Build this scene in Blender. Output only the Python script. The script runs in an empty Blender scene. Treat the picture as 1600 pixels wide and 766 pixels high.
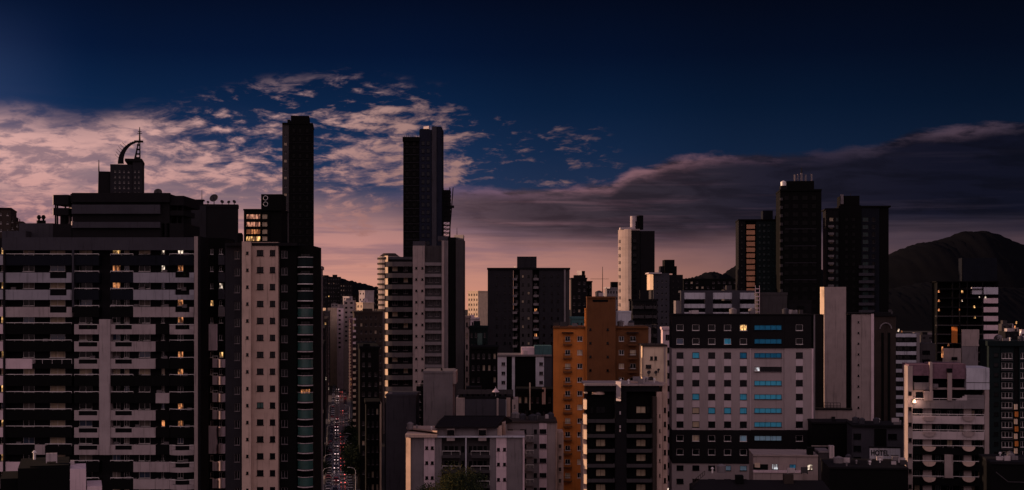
import bpy, math, random
from mathutils import Vector, Matrix
random.seed(11)
R = math.radians
scene = bpy.context.scene
COL = scene.collection
F = 2222.0      # focal length in photograph pixels (50 mm on 36 mm, 1600 px)
HZ = 470.0      # photograph row of the horizon
H = 60.0        # camera height above the street

# ------------------------------------------------------------------ camera
cam_d = bpy.data.cameras.new('camera'); cam = bpy.data.objects.new('camera', cam_d); COL.objects.link(cam)
cam.location = (0, 0, H); cam.rotation_euler = (R(90), 0, 0)
cam_d.lens = 50; cam_d.sensor_width = 36; cam_d.shift_y = (HZ - 383) / 1600.0
cam_d.clip_start = 1; cam_d.clip_end = 60000
scene.camera = cam
scene.view_settings.view_transform = 'Standard'
scene.view_settings.look = 'None'
scene.view_settings.exposure = 0
scene.view_settings.gamma = 1
scene.render.engine = 'CYCLES'
scene.cycles.max_bounces = 5
scene.cycles.use_denoising = True

def lin(r, g, b):
    def c(x):
        x /= 255.0
        return x / 12.92 if x <= 0.04045 else ((x + 0.055) / 1.055) ** 2.4
    return (c(r), c(g), c(b), 1.0)

# ------------------------------------------------------------------ node expressions
class E:
    nt = None
    def __init__(s, sock): s.s = sock
    @staticmethod
    def m(op, *a):
        n = E.nt.nodes.new('ShaderNodeMath'); n.operation = op
        for i, x in enumerate(a):
            if isinstance(x, E): E.nt.links.new(x.s, n.inputs[i])
            else: n.inputs[i].default_value = x
        return E(n.outputs[0])
    def __add__(s, o): return E.m('ADD', s, o)
    __radd__ = __add__
    def __sub__(s, o): return E.m('SUBTRACT', s, o)
    def __rsub__(s, o): return E.m('SUBTRACT', o, s)
    def __mul__(s, o): return E.m('MULTIPLY', s, o)
    __rmul__ = __mul__
    def __truediv__(s, o): return E.m('DIVIDE', s, o)
def smooth(x, a, b):
    n = E.nt.nodes.new('ShaderNodeMapRange'); n.interpolation_type = 'SMOOTHSTEP'; n.clamp = True
    E.nt.links.new(x.s, n.inputs[0])
    if a < b: v = (a, b, 0, 1)
    else: v = (b, a, 1, 0)
    for i, q in enumerate(v): n.inputs[i + 1].default_value = q
    return E(n.outputs[0])
def curve(x, pts, interp='EASE'):
    """piecewise one-dimensional function through pts [(x, y)], y returned"""
    lo, hi = pts[0][0], pts[-1][0]
    yl = min(p[1] for p in pts); yh = max(p[1] for p in pts) + 1e-6
    n = E.nt.nodes.new('ShaderNodeValToRGB'); n.color_ramp.interpolation = interp
    el = n.color_ramp.elements
    while len(el) < len(pts): el.new(0.5)
    for e, (px, py) in zip(el, pts):
        e.position = (px - lo) / (hi - lo); v = (py - yl) / (yh - yl); e.color = (v, v, v, 1)
    E.nt.links.new(((x - lo) * (1.0 / (hi - lo))).s, n.inputs[0])
    return E(n.outputs[0]) * (yh - yl) + yl
def cramp(x, pts):
    lo, hi = pts[0][0], pts[-1][0]
    n = E.nt.nodes.new('ShaderNodeValToRGB'); n.color_ramp.interpolation = 'LINEAR'
    el = n.color_ramp.elements
    while len(el) < len(pts): el.new(0.5)
    for e, (px, c) in zip(el, pts):
        e.position = (px - lo) / (hi - lo); e.color = lin(*c)
    E.nt.links.new(((x - lo) * (1.0 / (hi - lo))).s, n.inputs[0])
    return n.outputs[0]
def cmix(f, a, b, mode='MIX'):
    n = E.nt.nodes.new('ShaderNodeMix'); n.data_type = 'RGBA'; n.blend_type = mode
    if isinstance(f, E): E.nt.links.new(f.s, n.inputs[0])
    else: n.inputs[0].default_value = f
    for i, x in ((6, a), (7, b)):
        if isinstance(x, tuple): n.inputs[i].default_value = x
        else: E.nt.links.new(x, n.inputs[i])
    return n.outputs[2]
def grey(x):
    n = E.nt.nodes.new('ShaderNodeCombineColor')
    for i in range(3): E.nt.links.new(x.s, n.inputs[i])
    return n.outputs[0]
def noise(U, V, sx, sy, seed, detail=6, rough=0.55, dist=0.0):
    c = E.nt.nodes.new('ShaderNodeCombineXYZ')
    E.nt.links.new((U * (1.0 / sx)).s, c.inputs[0]); E.nt.links.new((V * (1.0 / sy)).s, c.inputs[1])
    c.inputs[2].default_value = seed
    n = E.nt.nodes.new('ShaderNodeTexNoise'); n.inputs['Scale'].default_value = 1
    n.inputs['Detail'].default_value = detail; n.inputs['Roughness'].default_value = rough
    n.inputs['Distortion'].default_value = dist
    E.nt.links.new(c.outputs[0], n.inputs['Vector'])
    return E(n.outputs[0])

# ------------------------------------------------------------------ sky and sun
SUN_EL, SUN_AZ = 8.5, -78.0    # azimuth measured from the view direction (+Y), negative to the left
world = bpy.data.worlds.new('World'); scene.world = world; world.use_nodes = True
nt = world.node_tree; nt.nodes.clear(); E.nt = nt
tc = nt.nodes.new('ShaderNodeTexCoord'); sep = nt.nodes.new('ShaderNodeSeparateXYZ')
nt.links.new(tc.outputs['Generated'], sep.inputs[0])
dx, dy, dz = (E(sep.outputs[i]) for i in range(3))
U = 800.0 + 2250.0 * E.m('ARCTAN2', dx, dy)               # azimuth, in photograph pixels
hor = E.m('SQRT', dx * dx + dy * dy)
V = 2222.0 * E.m('ARCTAN2', dz, hor)                       # elevation above the horizon, same unit
blue = cramp(V, [(0, (60, 62, 92)), (150, (40, 56, 90)), (230, (20, 44, 80)), (300, (7, 32, 66)), (380, (1, 17, 48)), (470, (0, 7, 31)), (1400, (4, 10, 40))])
azf = curve(U, [(-900, 1.2), (0, 1.35), (250, 1.05), (600, 1.0), (900, .72), (1200, .5), (1600, .36), (2600, .35)])
blue = cmix(1.0, blue, grey(azf), 'MULTIPLY')
edge = smooth(U, 160, -60) * smooth(V, 480, 300)
blue = cmix(edge * 0.35, blue, lin(60, 75, 115))
glow = cramp(V, [(-20, (226, 152, 126)), (30, (212, 148, 130)), (90, (194, 138, 132)), (160, (158, 124, 124)), (250, (134, 114, 124)), (470, (110, 98, 120))])
azg = curve(U, [(-900, 1.3), (0, 1.25), (250, 1.08), (520, .94), (700, .84), (900, .70), (1100, .46), (1250, .30), (1400, .24), (1600, .21), (2600, .16)])
glow = cmix(smooth(U, 950, 1350) * .75, glow, cramp(V, [(-20, (196, 140, 140)), (60, (176, 140, 152)), (470, (130, 120, 160))]))
glow = cmix(1.0, glow, grey(azg), 'MULTIPLY')
w = noise(U, V, 420, 80, 3.1, 5, .6)
gtop = curve(U, [(0, 215), (200, 190), (400, 165), (600, 130), (800, 100), (1100, 100), (1600, 100)])
gm = smooth(V - gtop + (w - 0.5) * 130.0, 70, -60)
sky = cmix(gm, blue, glow)
# long streaks in the warm band
st = noise(U + V * 1.2, V, 320, 24, 9.4, 7, .62, .3)
strk = smooth(st, .44, .64) * smooth(V, 10, 90) * smooth(V, 330, 230) * smooth(U, 1150, 700) * (gm * .8 + .2 * smooth(U, 500, 200))
sky = cmix(strk * 0.62, sky, lin(88, 78, 104))
# broken cirrocumulus, pink where the low sun touches it
wx = noise(U, V, 120, 40, 21.0, 3, .5)
U2 = U + (wx - .5) * 60.0; V2 = V + (wx - .5) * 22.0
n1 = noise(U2 - V2 * .6, V2, 95, 27, 1.7, 8, .62, .25)
n2 = noise(U2, V2, 34, 12, 5.2, 6, .6, .2)
n3 = noise(U, V, 260, 90, 8.8, 3, .5)
top = curve(U, [(0, 290), (170, 288), (230, 300), (330, 322), (420, 345), (540, 362), (700, 330), (820, 312), (930, 285), (1020, 180)])
inside = smooth(V - top + (n3 - .5) * 70.0, 12, -50)
cover = curve(V, [(0, .22), (80, .30), (140, .42), (200, .475), (250, .46), (280, .425), (310, .39), (340, .375), (370, .36), (400, .30)]) + \
    curve(U, [(-200, .20), (40, .16), (170, .09), (260, .03), (420, .035), (560, .055), (680, .03), (760, -.03), (860, -.075), (960, -.10), (1100, -.3)])
n0 = noise(U2 + V2 * .8, V2, 230, 40, 61.0, 5, .5, .2)
sf = smooth(U, 420, 120)
dens = (n1 * .50 + n2 * .50) * (1.0 - sf) + (n0 * .72 + n1 * .28) * sf + (n3 - .5) * .28
cl = smooth(dens + cover, .91, 1.09) * inside
cl = cl * smooth(U, 1080, 900)
clit = cramp(V, [(0, (200, 132, 118)), (120, (190, 136, 132)), (200, (205, 156, 150)), (290, (216, 168, 160)), (400, (170, 146, 158))])
azc = curve(U, [(-900, 1.15), (0, 1.1), (350, .98), (480, .76), (650, .58), (950, .40), (1600, .3)])
clit = cmix(1.0, clit, grey(azc), 'MULTIPLY')
clsh = smooth(n2 + (n3 - .5) * .6, .62, .40)
clit = cmix(clsh * .66, clit, lin(84, 76, 100))
sky = cmix(cl * .93, sky, clit)
# the dark bank on the right
bn = noise(U, V, 150, 34, 33.0, 7, .6, .2)
bn2 = noise(U + V * 2.0, V, 380, 16, 14.0, 6, .58, .2)
btop = curve(U, [(540, 158), (640, 168), (700, 178), (860, 176), (950, 184), (1000, 205), (1060, 222), (1150, 228), (1290, 226), (1340, 232), (1430, 256), (1600, 266), (2400, 300)])
bbot = curve(U, [(540, 150), (640, 120), (720, 112), (800, 100), (1000, 92), (1200, 100), (1400, 112), (1600, 108), (2400, 100)])
up = btop - V + (bn - .5) * 30.0 + (noise(U, V, 40, 12, 77.0, 5, .65, .3) - .5) * 16.0
bm = smooth(up, -4, 8) * smooth(V - bbot + (bn2 - .5) * 70.0, -22, 26) * smooth(U, 540, 760)
bcol = cramp(U, [(640, (112, 86, 94)), (800, (70, 55, 64)), (1000, (48, 40, 50)), (1200, (30, 27, 42)), (1450, (15, 15, 32)), (1600, (12, 13, 30)), (2600, (12, 13, 30))])
lift = smooth(bn2, .50, .70) * curve(V, [(80, .85), (140, .55), (190, .25), (280, .15)])
bcol = cmix(lift, bcol, cramp(U, [(640, (150, 108, 112)), (1000, (98, 72, 84)), (1300, (54, 44, 58)), (1600, (34, 32, 48)), (2600, (34, 32, 48))]))
bil = noise(U + (V * 1.5), V, 130, 26, 51.0, 6, .6, .35)
bcol = cmix(smooth(bil, .42, .62) * .6, bcol, cmix(1.0, bcol, lin(165, 158, 168), 'MULTIPLY'))
rim = smooth(up, 26, 3) * smooth(bn + (bil - .5) * .4, .40, .56)
rimc = cramp(U, [(640, (96, 82, 112)), (880, (128, 92, 104)), (1010, (140, 100, 108)), (1150, (92, 68, 84)), (1280, (48, 40, 58)), (1360, (60, 50, 66)), (1480, (84, 66, 80)), (1600, (52, 46, 62)), (2600, (50, 44, 60))])
bcol = cmix(rim * .85, bcol, rimc)
sky = cmix(bm * .97, sky, bcol)
# overhead and behind the camera: the pale evening half of the sky
back = smooth(dy, .15, -.55)
high = smooth(dz, .25, .85)
rear = cmix(smooth(dz, .02, .5), lin(150, 124, 130), lin(226, 196, 198))
sky = cmix(back, sky, rear)
sky = cmix(high * .5, sky, lin(112, 102, 128))
hs = nt.nodes.new('ShaderNodeBackground'); nt.links.new(sky, hs.inputs[0]); hs.inputs[1].default_value = 1.0
ns = nt.nodes.new('ShaderNodeTexSky'); ns.sky_type = 'NISHITA'; ns.sun_disc = False
ns.sun_elevation = R(SUN_EL); ns.sun_rotation = R(SUN_AZ)
nb = nt.nodes.new('ShaderNodeBackground'); nt.links.new(ns.outputs[0], nb.inputs[0]); nb.inputs[1].default_value = 0.0006
ad = nt.nodes.new('ShaderNodeAddShader'); nt.links.new(hs.outputs[0], ad.inputs[0]); nt.links.new(nb.outputs[0], ad.inputs[1])
wo = nt.nodes.new('ShaderNodeOutputWorld'); nt.links.new(ad.outputs[0], wo.inputs[0])

sd = bpy.data.lights.new('sun', 'SUN'); sun = bpy.data.objects.new('sun', sd); COL.objects.link(sun)
sd.energy = 5.0; sd.angle = R(0.5); sd.color = (1.0, .62, .39)
sv = Vector((math.sin(R(SUN_AZ)) * math.cos(R(SUN_EL)), math.cos(R(SUN_AZ)) * math.cos(R(SUN_EL)), math.sin(R(SUN_EL))))
sun.rotation_euler = sv.to_track_quat('Z', 'Y').to_euler(); sun.location = (-400, 0, 300)

# ------------------------------------------------------------------ materials
MATS = {}
def paint(name, col, rough=.8, var=.32, scale=.35, streak=.6, bump=.15, spec=.12):
    """painted or rendered wall: mottled, rain-streaked"""
    m = bpy.data.materials.new(name); m.use_nodes = True; t = m.node_tree; E.nt = t
    p = t.nodes['Principled BSDF']
    co = t.nodes.new('ShaderNodeTexCoord'); s = t.nodes.new('ShaderNodeSeparateXYZ')
    gp = t.nodes.new('ShaderNodeNewGeometry'); t.links.new(gp.outputs['Position'], s.inputs[0])
    x = E(s.outputs[0]) + E(s.outputs[1]) * .7; z = E(s.outputs[2])
    a = noise(x, z, 1 / scale, 1 / scale, 2.0, 5, .6)
    b = noise(x, z, .45, 7.0, 7.0, 4, .6)
    f = 1.0 + (a - .5) * (2 * var) - smooth(b, .52, .72) * (streak * .6)
    c = cmix(1.0, (col[0], col[1], col[2], 1), grey(f), 'MULTIPLY')
    t.links.new(c, p.inputs['Base Color'])
    p.inputs['Roughness'].default_value = rough; p.inputs['Specular IOR Level'].default_value = spec
    if bump:
        bp = t.nodes.new('ShaderNodeBump'); bp.inputs['Strength'].default_value = bump; bp.inputs['Distance'].default_value = .05
        t.links.new(a.s, bp.inputs['Height']); t.links.new(bp.outputs[0], p.inputs['Normal'])
    MATS[name] = m; return m
def glass(name, col, rough=.08, spec=.6):
    m = bpy.data.materials.new(name); m.use_nodes = True; t = m.node_tree; E.nt = t
    p = t.nodes['Principled BSDF']
    s = t.nodes.new('ShaderNodeSeparateXYZ'); gp = t.nodes.new('ShaderNodeNewGeometry'); t.links.new(gp.outputs['Position'], s.inputs[0])
    a = noise(E(s.outputs[0]), E(s.outputs[2]), 2.3, 1.7, 4.0, 3, .5)
    c = cmix(1.0, (col[0], col[1], col[2], 1), grey(.5 + a), 'MULTIPLY')
    t.links.new(c, p.inputs['Base Color'])
    p.inputs['Roughness'].default_value = rough; p.inputs['Specular IOR Level'].default_value = spec
    MATS[name] = m; return m
def lit(name, col, strength):
    """uneven glow: lit windows and lamps, also painted sun glints on glass"""
    m = bpy.data.materials.new(name); m.use_nodes = True; t = m.node_tree; E.nt = t
    p = t.nodes['Principled BSDF']
    s = t.nodes.new('ShaderNodeSeparateXYZ'); gp = t.nodes.new('ShaderNodeNewGeometry'); t.links.new(gp.outputs['Position'], s.inputs[0])
    a = noise(E(s.outputs[0]), E(s.outputs[2]), .38, 1.3, 4.0, 4, .6)
    k = smooth(a, .44, .66) * strength + .02 * strength
    p.inputs['Base Color'].default_value = (col[0] * .4, col[1] * .4, col[2] * .4, 1)
    p.inputs['Emission Color'].default_value = (*col, 1)
    t.links.new(k.s, p.inputs['Emission Strength'])
    MATS[name] = m; return m
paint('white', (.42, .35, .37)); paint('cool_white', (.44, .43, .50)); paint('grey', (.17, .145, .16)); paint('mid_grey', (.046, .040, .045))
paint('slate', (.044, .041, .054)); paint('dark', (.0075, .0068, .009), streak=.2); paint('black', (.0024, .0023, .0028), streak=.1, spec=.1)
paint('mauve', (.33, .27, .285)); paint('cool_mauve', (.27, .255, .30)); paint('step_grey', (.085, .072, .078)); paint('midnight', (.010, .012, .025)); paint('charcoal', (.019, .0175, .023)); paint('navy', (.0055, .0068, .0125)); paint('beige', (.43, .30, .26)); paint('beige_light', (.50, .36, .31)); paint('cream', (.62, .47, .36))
paint('sunlit_orange', (.55, .27, .16)); paint('orange', (.50, .165, .040), streak=.3); paint('orange_dark', (.125, .050, .022), streak=.3); paint('tan', (.30, .235, .235)); paint('pink', (.58, .44, .49))
paint('brown', (.036, .026, .024)); paint('terrace_red', (.16, .09, .12), scale=1.6, var=.5)
paint('hotel_grey', (.33, .27, .285), var=.14, streak=.3); paint('hotel_light', (.50, .41, .45), var=.12, streak=.3)
paint('hotel_black', (.009, .008, .010), streak=.05, spec=.1)
paint('teal', (.05, .11, .12)); paint('teal_dark', (.007, .013, .015)); paint('metal', (.62, .56, .57), rough=.45, spec=.5)
paint('curtain_dim', (.16, .13, .12), var=.3, scale=1.5); paint('leaf_dark', (.012, .02, .012), var=.5, streak=0, bump=0); paint('curtain', (.46, .36, .26), var=.3, scale=1.5); paint('asphalt', (.11, .095, .10), rough=.2, var=.4, scale=.12, streak=0, spec=.7, bump=0)
paint('paving', (.10, .09, .095), streak=0); paint('ground', (.035, .032, .032), scale=.03, var=.5, streak=0)
paint('line', (.6, .58, .58), streak=0); paint('roof_tile', (.012, .010, .012), scale=2, spec=.1)
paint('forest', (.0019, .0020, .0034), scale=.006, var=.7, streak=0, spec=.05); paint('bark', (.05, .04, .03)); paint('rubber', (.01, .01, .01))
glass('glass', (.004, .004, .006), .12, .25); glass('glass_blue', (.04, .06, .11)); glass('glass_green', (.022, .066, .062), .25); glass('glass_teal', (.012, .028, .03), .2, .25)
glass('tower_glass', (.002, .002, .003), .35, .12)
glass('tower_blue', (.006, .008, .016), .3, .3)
paint('blind_blue', (.07, .46, .70), var=.2, scale=2); paint('blind_deep', (.02, .20, .38), var=.3, scale=2); paint('blind_pale', (.30, .56, .72), var=.2, scale=2)
lit('glow_gold', (1.0, .56, .20), 1.9); lit('painted_sunset', (1.0, .45, .28), .75); lit('glow_white', (1.0, .80, .62), 2.0); lit('glow_orange', (1.0, .38, .14), 1.0); lit('lamp_cool', (.9, .95, 1.0), 1.1)
lit('blue_light', (.05, .42, .75), .28); lit('headlight', (1.0, .66, .66), 4); lit('tail_light', (1.0, .14, .12), 3)
for nm, c in (('car_white', (.42, .38, .39)), ('car_silver', (.22, .2, .21)), ('car_black', (.012, .012, .014)), ('car_red', (.3, .02, .02)), ('car_grey', (.09, .09, .1))):
    paint(nm, c, rough=.25, var=.03, streak=0, bump=0, spec=.6)

# ------------------------------------------------------------------ meshes
class MB:
    def __init__(s): s.v = []; s.f = []; s.m = []
    def face(s, pts, mi=0):
        n = len(s.v); s.v += [tuple(p) for p in pts]; s.f.append(tuple(range(n, n + len(pts)))); s.m.append(mi)
    def box(s, u0, u1, v0, v1, z0, z1, mi=0, front=True):
        n = len(s.v)
        s.v += [(u0, v0, z0), (u1, v0, z0), (u1, v1, z0), (u0, v1, z0), (u0, v0, z1), (u1, v0, z1), (u1, v1, z1), (u0, v1, z1)]
        fs = [(3, 2, 1, 0), (4, 5, 6, 7), (1, 2, 6, 5), (2, 3, 7, 6), (3, 0, 4, 7)]
        if front: fs.append((0, 1, 5, 4))
        for f in fs: s.f.append(tuple(n + i for i in f)); s.m.append(mi)
    def holed(s, u0, u1, z0, z1, v, ops, r, mi=0, back=None):
        """front wall at depth v with openings (ua, ub, za, zb), reveals r deep"""
        us = sorted({round(x, 3) for x in [u0, u1] + [max(u0, min(u1, q)) for o in ops for q in o[:2]]})
        zs = sorted({round(x, 3) for x in [z0, z1] + [max(z0, min(z1, q)) for o in ops for q in o[2:4]]})
        idx = {}
        def vi(u, z):
            k = (u, z)
            if k not in idx: idx[k] = len(s.v); s.v.append((u, v, z))
            return idx[k]
        for i in range(len(us) - 1):
            uc = (us[i] + us[i + 1]) / 2
            cand = [o for o in ops if o[0] < uc < o[1]]
            for j in range(len(zs) - 1):
                zc = (zs[j] + zs[j + 1]) / 2
                if any(o[2] < zc < o[3] for o in cand): continue
                s.f.append((vi(us[i], zs[j]), vi(us[i + 1], zs[j]), vi(us[i + 1], zs[j + 1]), vi(us[i], zs[j + 1]))); s.m.append(mi)
        for (a, b, c, d) in [o[:4] for o in ops]:
            q = [(a, v, c), (b, v, c), (b, v, d), (a, v, d)]
            for k in range(4):
                p0, p1 = q[k], q[(k + 1) % 4]
                s.face([p0, (p0[0], v + r, p0[2]), (p1[0], v + r, p1[2]), p1], mi)
            if back is not None: s.face([(a, v + r, c), (b, v + r, c), (b, v + r, d), (a, v + r, d)], back)
    def cyl(s, cx, cy, z0, z1, r, n=16, mi=0, r1=None, a0=0, a1=2 * math.pi):
        r1 = r if r1 is None else r1; b = len(s.v); full = abs(a1 - a0 - 2 * math.pi) < 1e-6
        k = n if full else n + 1
        for i in range(k):
            a = a0 + (a1 - a0) * i / n
            s.v.append((cx + r * math.cos(a), cy + r * math.sin(a), z0)); s.v.append((cx + r1 * math.cos(a), cy + r1 * math.sin(a), z1))
        for i in range(k if full else k - 1):
            j = (i + 1) % k
            s.f.append((b + 2 * i, b + 2 * j, b + 2 * j + 1, b + 2 * i + 1)); s.m.append(mi)
        s.f.append(tuple(b + 2 * i + 1 for i in range(k))); s.m.append(mi)
        s.f.append(tuple(b + 2 * i for i in reversed(range(k)))); s.m.append(mi)
    def prism(s, pts, z0, z1, mi=0):
        """vertical prism over plan polygon pts (u, v)"""
        n = len(pts); b = len(s.v)
        s.v += [(p[0], p[1], z0) for p in pts] + [(p[0], p[1], z1) for p in pts]
        for i in range(n):
            j = (i + 1) % n; s.f.append((b + i, b + j, b + n + j, b + n + i)); s.m.append(mi)
        s.f.append(tuple(b + n + i for i in range(n))); s.m.append(mi)
        s.f.append(tuple(b + i for i in reversed(range(n)))); s.m.append(mi)
    def tube(s, pts, r, n=6, mi=0, r1=None):
        """round bar along points"""
        rings = []
        for i, p in enumerate(pts):
            p = Vector(p); q = Vector(pts[min(i + 1, len(pts) - 1)]) - Vector(pts[max(i - 1, 0)])
            q.normalize(); a = q.cross(Vector((0, 0, 1)))
            if a.length < .01: a = Vector((1, 0, 0))
            a.normalize(); c = q.cross(a)
            rr = r if r1 is None else r + (r1 - r) * i / (len(pts) - 1)
            b = len(s.v); rings.append(b)
            for k in range(n):
                t = 2 * math.pi * k / n; s.v.append(tuple(p + a * (rr * math.cos(t)) + c * (rr * math.sin(t))))
        for i in range(len(rings) - 1):
            for k in range(n):
                j = (k + 1) % n; s.f.append((rings[i] + k, rings[i] + j, rings[i + 1] + j, rings[i + 1] + k)); s.m.append(mi)
        s.f.append(tuple(rings[0] + k for k in reversed(range(n)))); s.m.append(mi)
        s.f.append(tuple(rings[-1] + k for k in range(n))); s.m.append(mi)
    def mesh(s, name, mats):
        me = bpy.data.meshes.new(name); me.from_pydata(s.v, [], s.f)
        for m in mats: me.materials.append(MATS[m])
        me.polygons.foreach_set('material_index', s.m)
        me.update(); return me
    def build(s, name, mats, parent=None, loc=(0, 0, 0)):
        if isinstance(mats, str): mats = [mats]
        o = bpy.data.objects.new(name, s.mesh(name, mats)); COL.objects.link(o)
        o.location = loc; o.parent = parent
        return o
def tag(o, label=None, cat=None, group=None, kind=None):
    for k, v in (('label', label), ('category', cat), ('group', group), ('kind', kind)):
        if v: o[k] = v
    return o
def at(px, py, Y): return ((px - 800) / F * Y, Y, H + (HZ - py) / F * Y)

WM = {}
def win_mesh(w, h, style, frame, pane):
    k = (round(w, 2), round(h, 2), style, frame, pane)
    if k in WM: return WM[k]
    t = min(.07, w * .08)
    f = MB(); f.box(-w / 2, w / 2, -.06, 0, -h / 2, -h / 2 + t); f.box(-w / 2, w / 2, -.06, 0, h / 2 - t, h / 2)
    f.box(-w / 2, -w / 2 + t, -.06, 0, -h / 2 + t, h / 2 - t); f.box(w / 2 - t, w / 2, -.06, 0, -h / 2 + t, h / 2 - t)
    if style >= 2:
        for q in range(1, style): u = -w / 2 + w * q / style; f.box(u - t * .45, u + t * .45, -.05, -.005, -h / 2 + t, h / 2 - t)
    f.box(-w / 2 - .06, w / 2 + .06, -.34, -.08, -h / 2 - .07, -h / 2)
    p = MB(); p.box(-w / 2 + .01, w / 2 - .01, -.02, .02, -h / 2 + .01, h / 2 - .01)
    WM[k] = (f.mesh('window', [frame]), p.mesh('pane', [pane])); return WM[k]

class Bld:
    """a building: an Empty at the foot of its front left corner, parts in metres (u right, v away, z up)"""
    def __init__(s, name, label, x0, d, a=0.0, cat='building', group=None):
        if a == 0 and d > 200 and abs((x0 - 800) / F) > .1 and not name.startswith('distant'): a = -math.degrees(math.atan((x0 - 800) / F)) * (.7 if x0 < 800 else .5)
        if a is None: a = 0
        s.a = R(a); s.X0 = (x0 - 800) / F * d; s.Y0 = d
        s.o = bpy.data.objects.new(name, None); COL.objects.link(s.o); s.o.empty_display_size = 2
        s.o.location = (s.X0, d, 0); s.o.rotation_euler = (0, 0, s.a)
        tag(s.o, label, cat, group); s.ca, s.sa = math.cos(s.a), math.sin(s.a)
    def u(s, px, v=0.0):
        k = (px - 800) / F
        return (k * (s.Y0 + v * s.ca) - s.X0 + v * s.sa) / (s.ca - k * s.sa)
    def z(s, py, u=0.0, v=0.0):
        if py is None: return 0.0
        return H + (HZ - py) / F * (s.Y0 + u * s.sa + v * s.ca)
    def blk(s, part, x0, x1, yt, yb=None, v0=0.0, v1=12.0, mat='white', lip=0.0, ch=False):
        m = MB(); a, b = s.u(x0, v0), s.u(x1, v0); zt, zb = s.z(yt, (a + b) / 2, v0), s.z(yb, (a + b) / 2, v0)
        if ch:
            dw = min((b - a) * 1.25, (v1 - v0) * .9); m.prism([(a, v0 + dw), (b, v0), (b, v1), (a, v1)], zb, zt)
        else: m.box(a, b, v0, v1, zb, zt)
        o = m.build(part, mat, s.o)
        if lip:
            q = MB(); q.box(a - .12, b + .12, v0 - .12, v1 + .12, zt - lip, zt + .18); q.build('roof_edge', mat, s.o)
        return o
    def grid(s, part, x0, x1, yt, yb, cols, rows, hp, v0=0.0, v1=12.0, mat='white', r=.22, pane='glass', frame='metal', style=2, pick=None, sub=False, wname='window', lab=None, skip=None):
        """wall block with a window in every opening; cols [(px, width px)], rows [py], hp height px; pick(ci, ri) -> pane material"""
        a, b = s.u(x0, v0), s.u(x1, v0); um = (a + b) / 2; zt, zb = s.z(yt, um, v0), s.z(yb, um, v0)
        ops = []; ws = []
        for ci, (cx, cw) in enumerate(cols):
            for ri, ry in enumerate(rows):
                if skip and skip(ci, ri): continue
                ua, ub = s.u(cx - cw / 2, v0), s.u(cx + cw / 2, v0)
                za, zc = s.z(ry + hp / 2, um, v0), s.z(ry - hp / 2, um, v0)
                if za < zb + .05: continue
                ops.append((round(ua, 3), round(ub, 3), round(za, 3), round(zc, 3))); ws.append((ci, ri))
        m = MB(); m.box(a, b, v0, v1, zb, zt, 0, front=False); m.holed(a, b, zb, zt, v0, ops, r, 0)
        wall = m.build(part, mat, s.o)
        for (ua, ub, za, zc), (ci, ri) in zip(ops, ws):
            p = pane
            if pick: p = pick(ci, ri) or pane
            if p == 'hole': continue
            s.put_window((ua + ub) / 2, (za + zc) / 2, round(ub - ua, 1), round(zc - za, 1), v0 + r, style, frame, p, sub, wname, lab(ci, ri, p) if lab else None)
        return wall
    def put_window(s, u, z, w, h, v, style=2, frame='metal', pane='glass', sub=False, name='window', label=None):
        fm, pm = win_mesh(w, h, style, frame, pane)
        o = bpy.data.objects.new(name, fm); COL.objects.link(o); o.parent = s.o; o.location = (u, v, z)
        if label: o['label'] = label
        c = bpy.data.objects.new('pane', pm); COL.objects.link(c); c.parent = o
        return o
    def win(s, x0, x1, yt, yb, v=-.02, **k):
        a, b = s.u(x0, v), s.u(x1, v); um = (a + b) / 2; za, zb = s.z(yt, um, v), s.z(yb, um, v)
        return s.put_window(um, (za + zb) / 2, b - a, za - zb, v, **k)
    def dish(s, px, py, v, r, az=0.0, mast=1.2):
        """satellite dish whose bowl centre shows at (px, py)"""
        u = s.u(px, v); z = s.z(py, u, v); m = MB(); n = 14
        tilt = Matrix.Rotation(R(az), 3, 'Z') @ Matrix.Rotation(R(62), 3, 'X')
        rings = []
        for i in range(4):
            rr = r * i / 3; row = []
            for k in range(n if i else 1):
                t = 2 * math.pi * k / n
                p = tilt @ Vector((rr * math.cos(t), rr * math.sin(t), .32 * r * (i / 3) ** 2 - .15 * r))
                row.append(len(m.v)); m.v.append((u + p.x, v + p.y, z + p.z))
            rings.append(row)
        for k in range(n): m.f.append((rings[0][0], rings[1][k], rings[1][(k + 1) % n])); m.m.append(0)
        for i in (1, 2):
            for k in range(n):
                j = (k + 1) % n; m.f.append((rings[i][k], rings[i + 1][k], rings[i + 1][j], rings[i][j])); m.m.append(0)
        p = tilt @ Vector((0, 0, .7 * r))
        o = m.build('satellite_dish', 'mid_grey', s.o)
        q = MB(); q.tube([(u, v, z - r * .1), (u, v + .1, z - r - mast)], .09)
        q.build('mast', 'dark', o); q = MB()
        q.tube([(u, v, z - r * .1), (u + p.x, v + p.y, z + p.z)], .04); q.build('feed_arm', 'dark', o)
        return o
    def mast(s, px, yt, yb, v, r=.12, name='antenna', bars=0):
        u = s.u(px, v); zt, zb = s.z(yt, u, v), s.z(yb, u, v); m = MB(); m.tube([(u, v, zb), (u, v, zt)], r, 6, 0, r * .4)
        for k in range(bars):
            z = zb + (zt - zb) * (.6 + .12 * k); m.tube([(u - .8 + k * .2, v, z), (u + .8 - k * .2, v, z)], r * .35)
        return m.build(name, 'dark', s.o)
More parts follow.
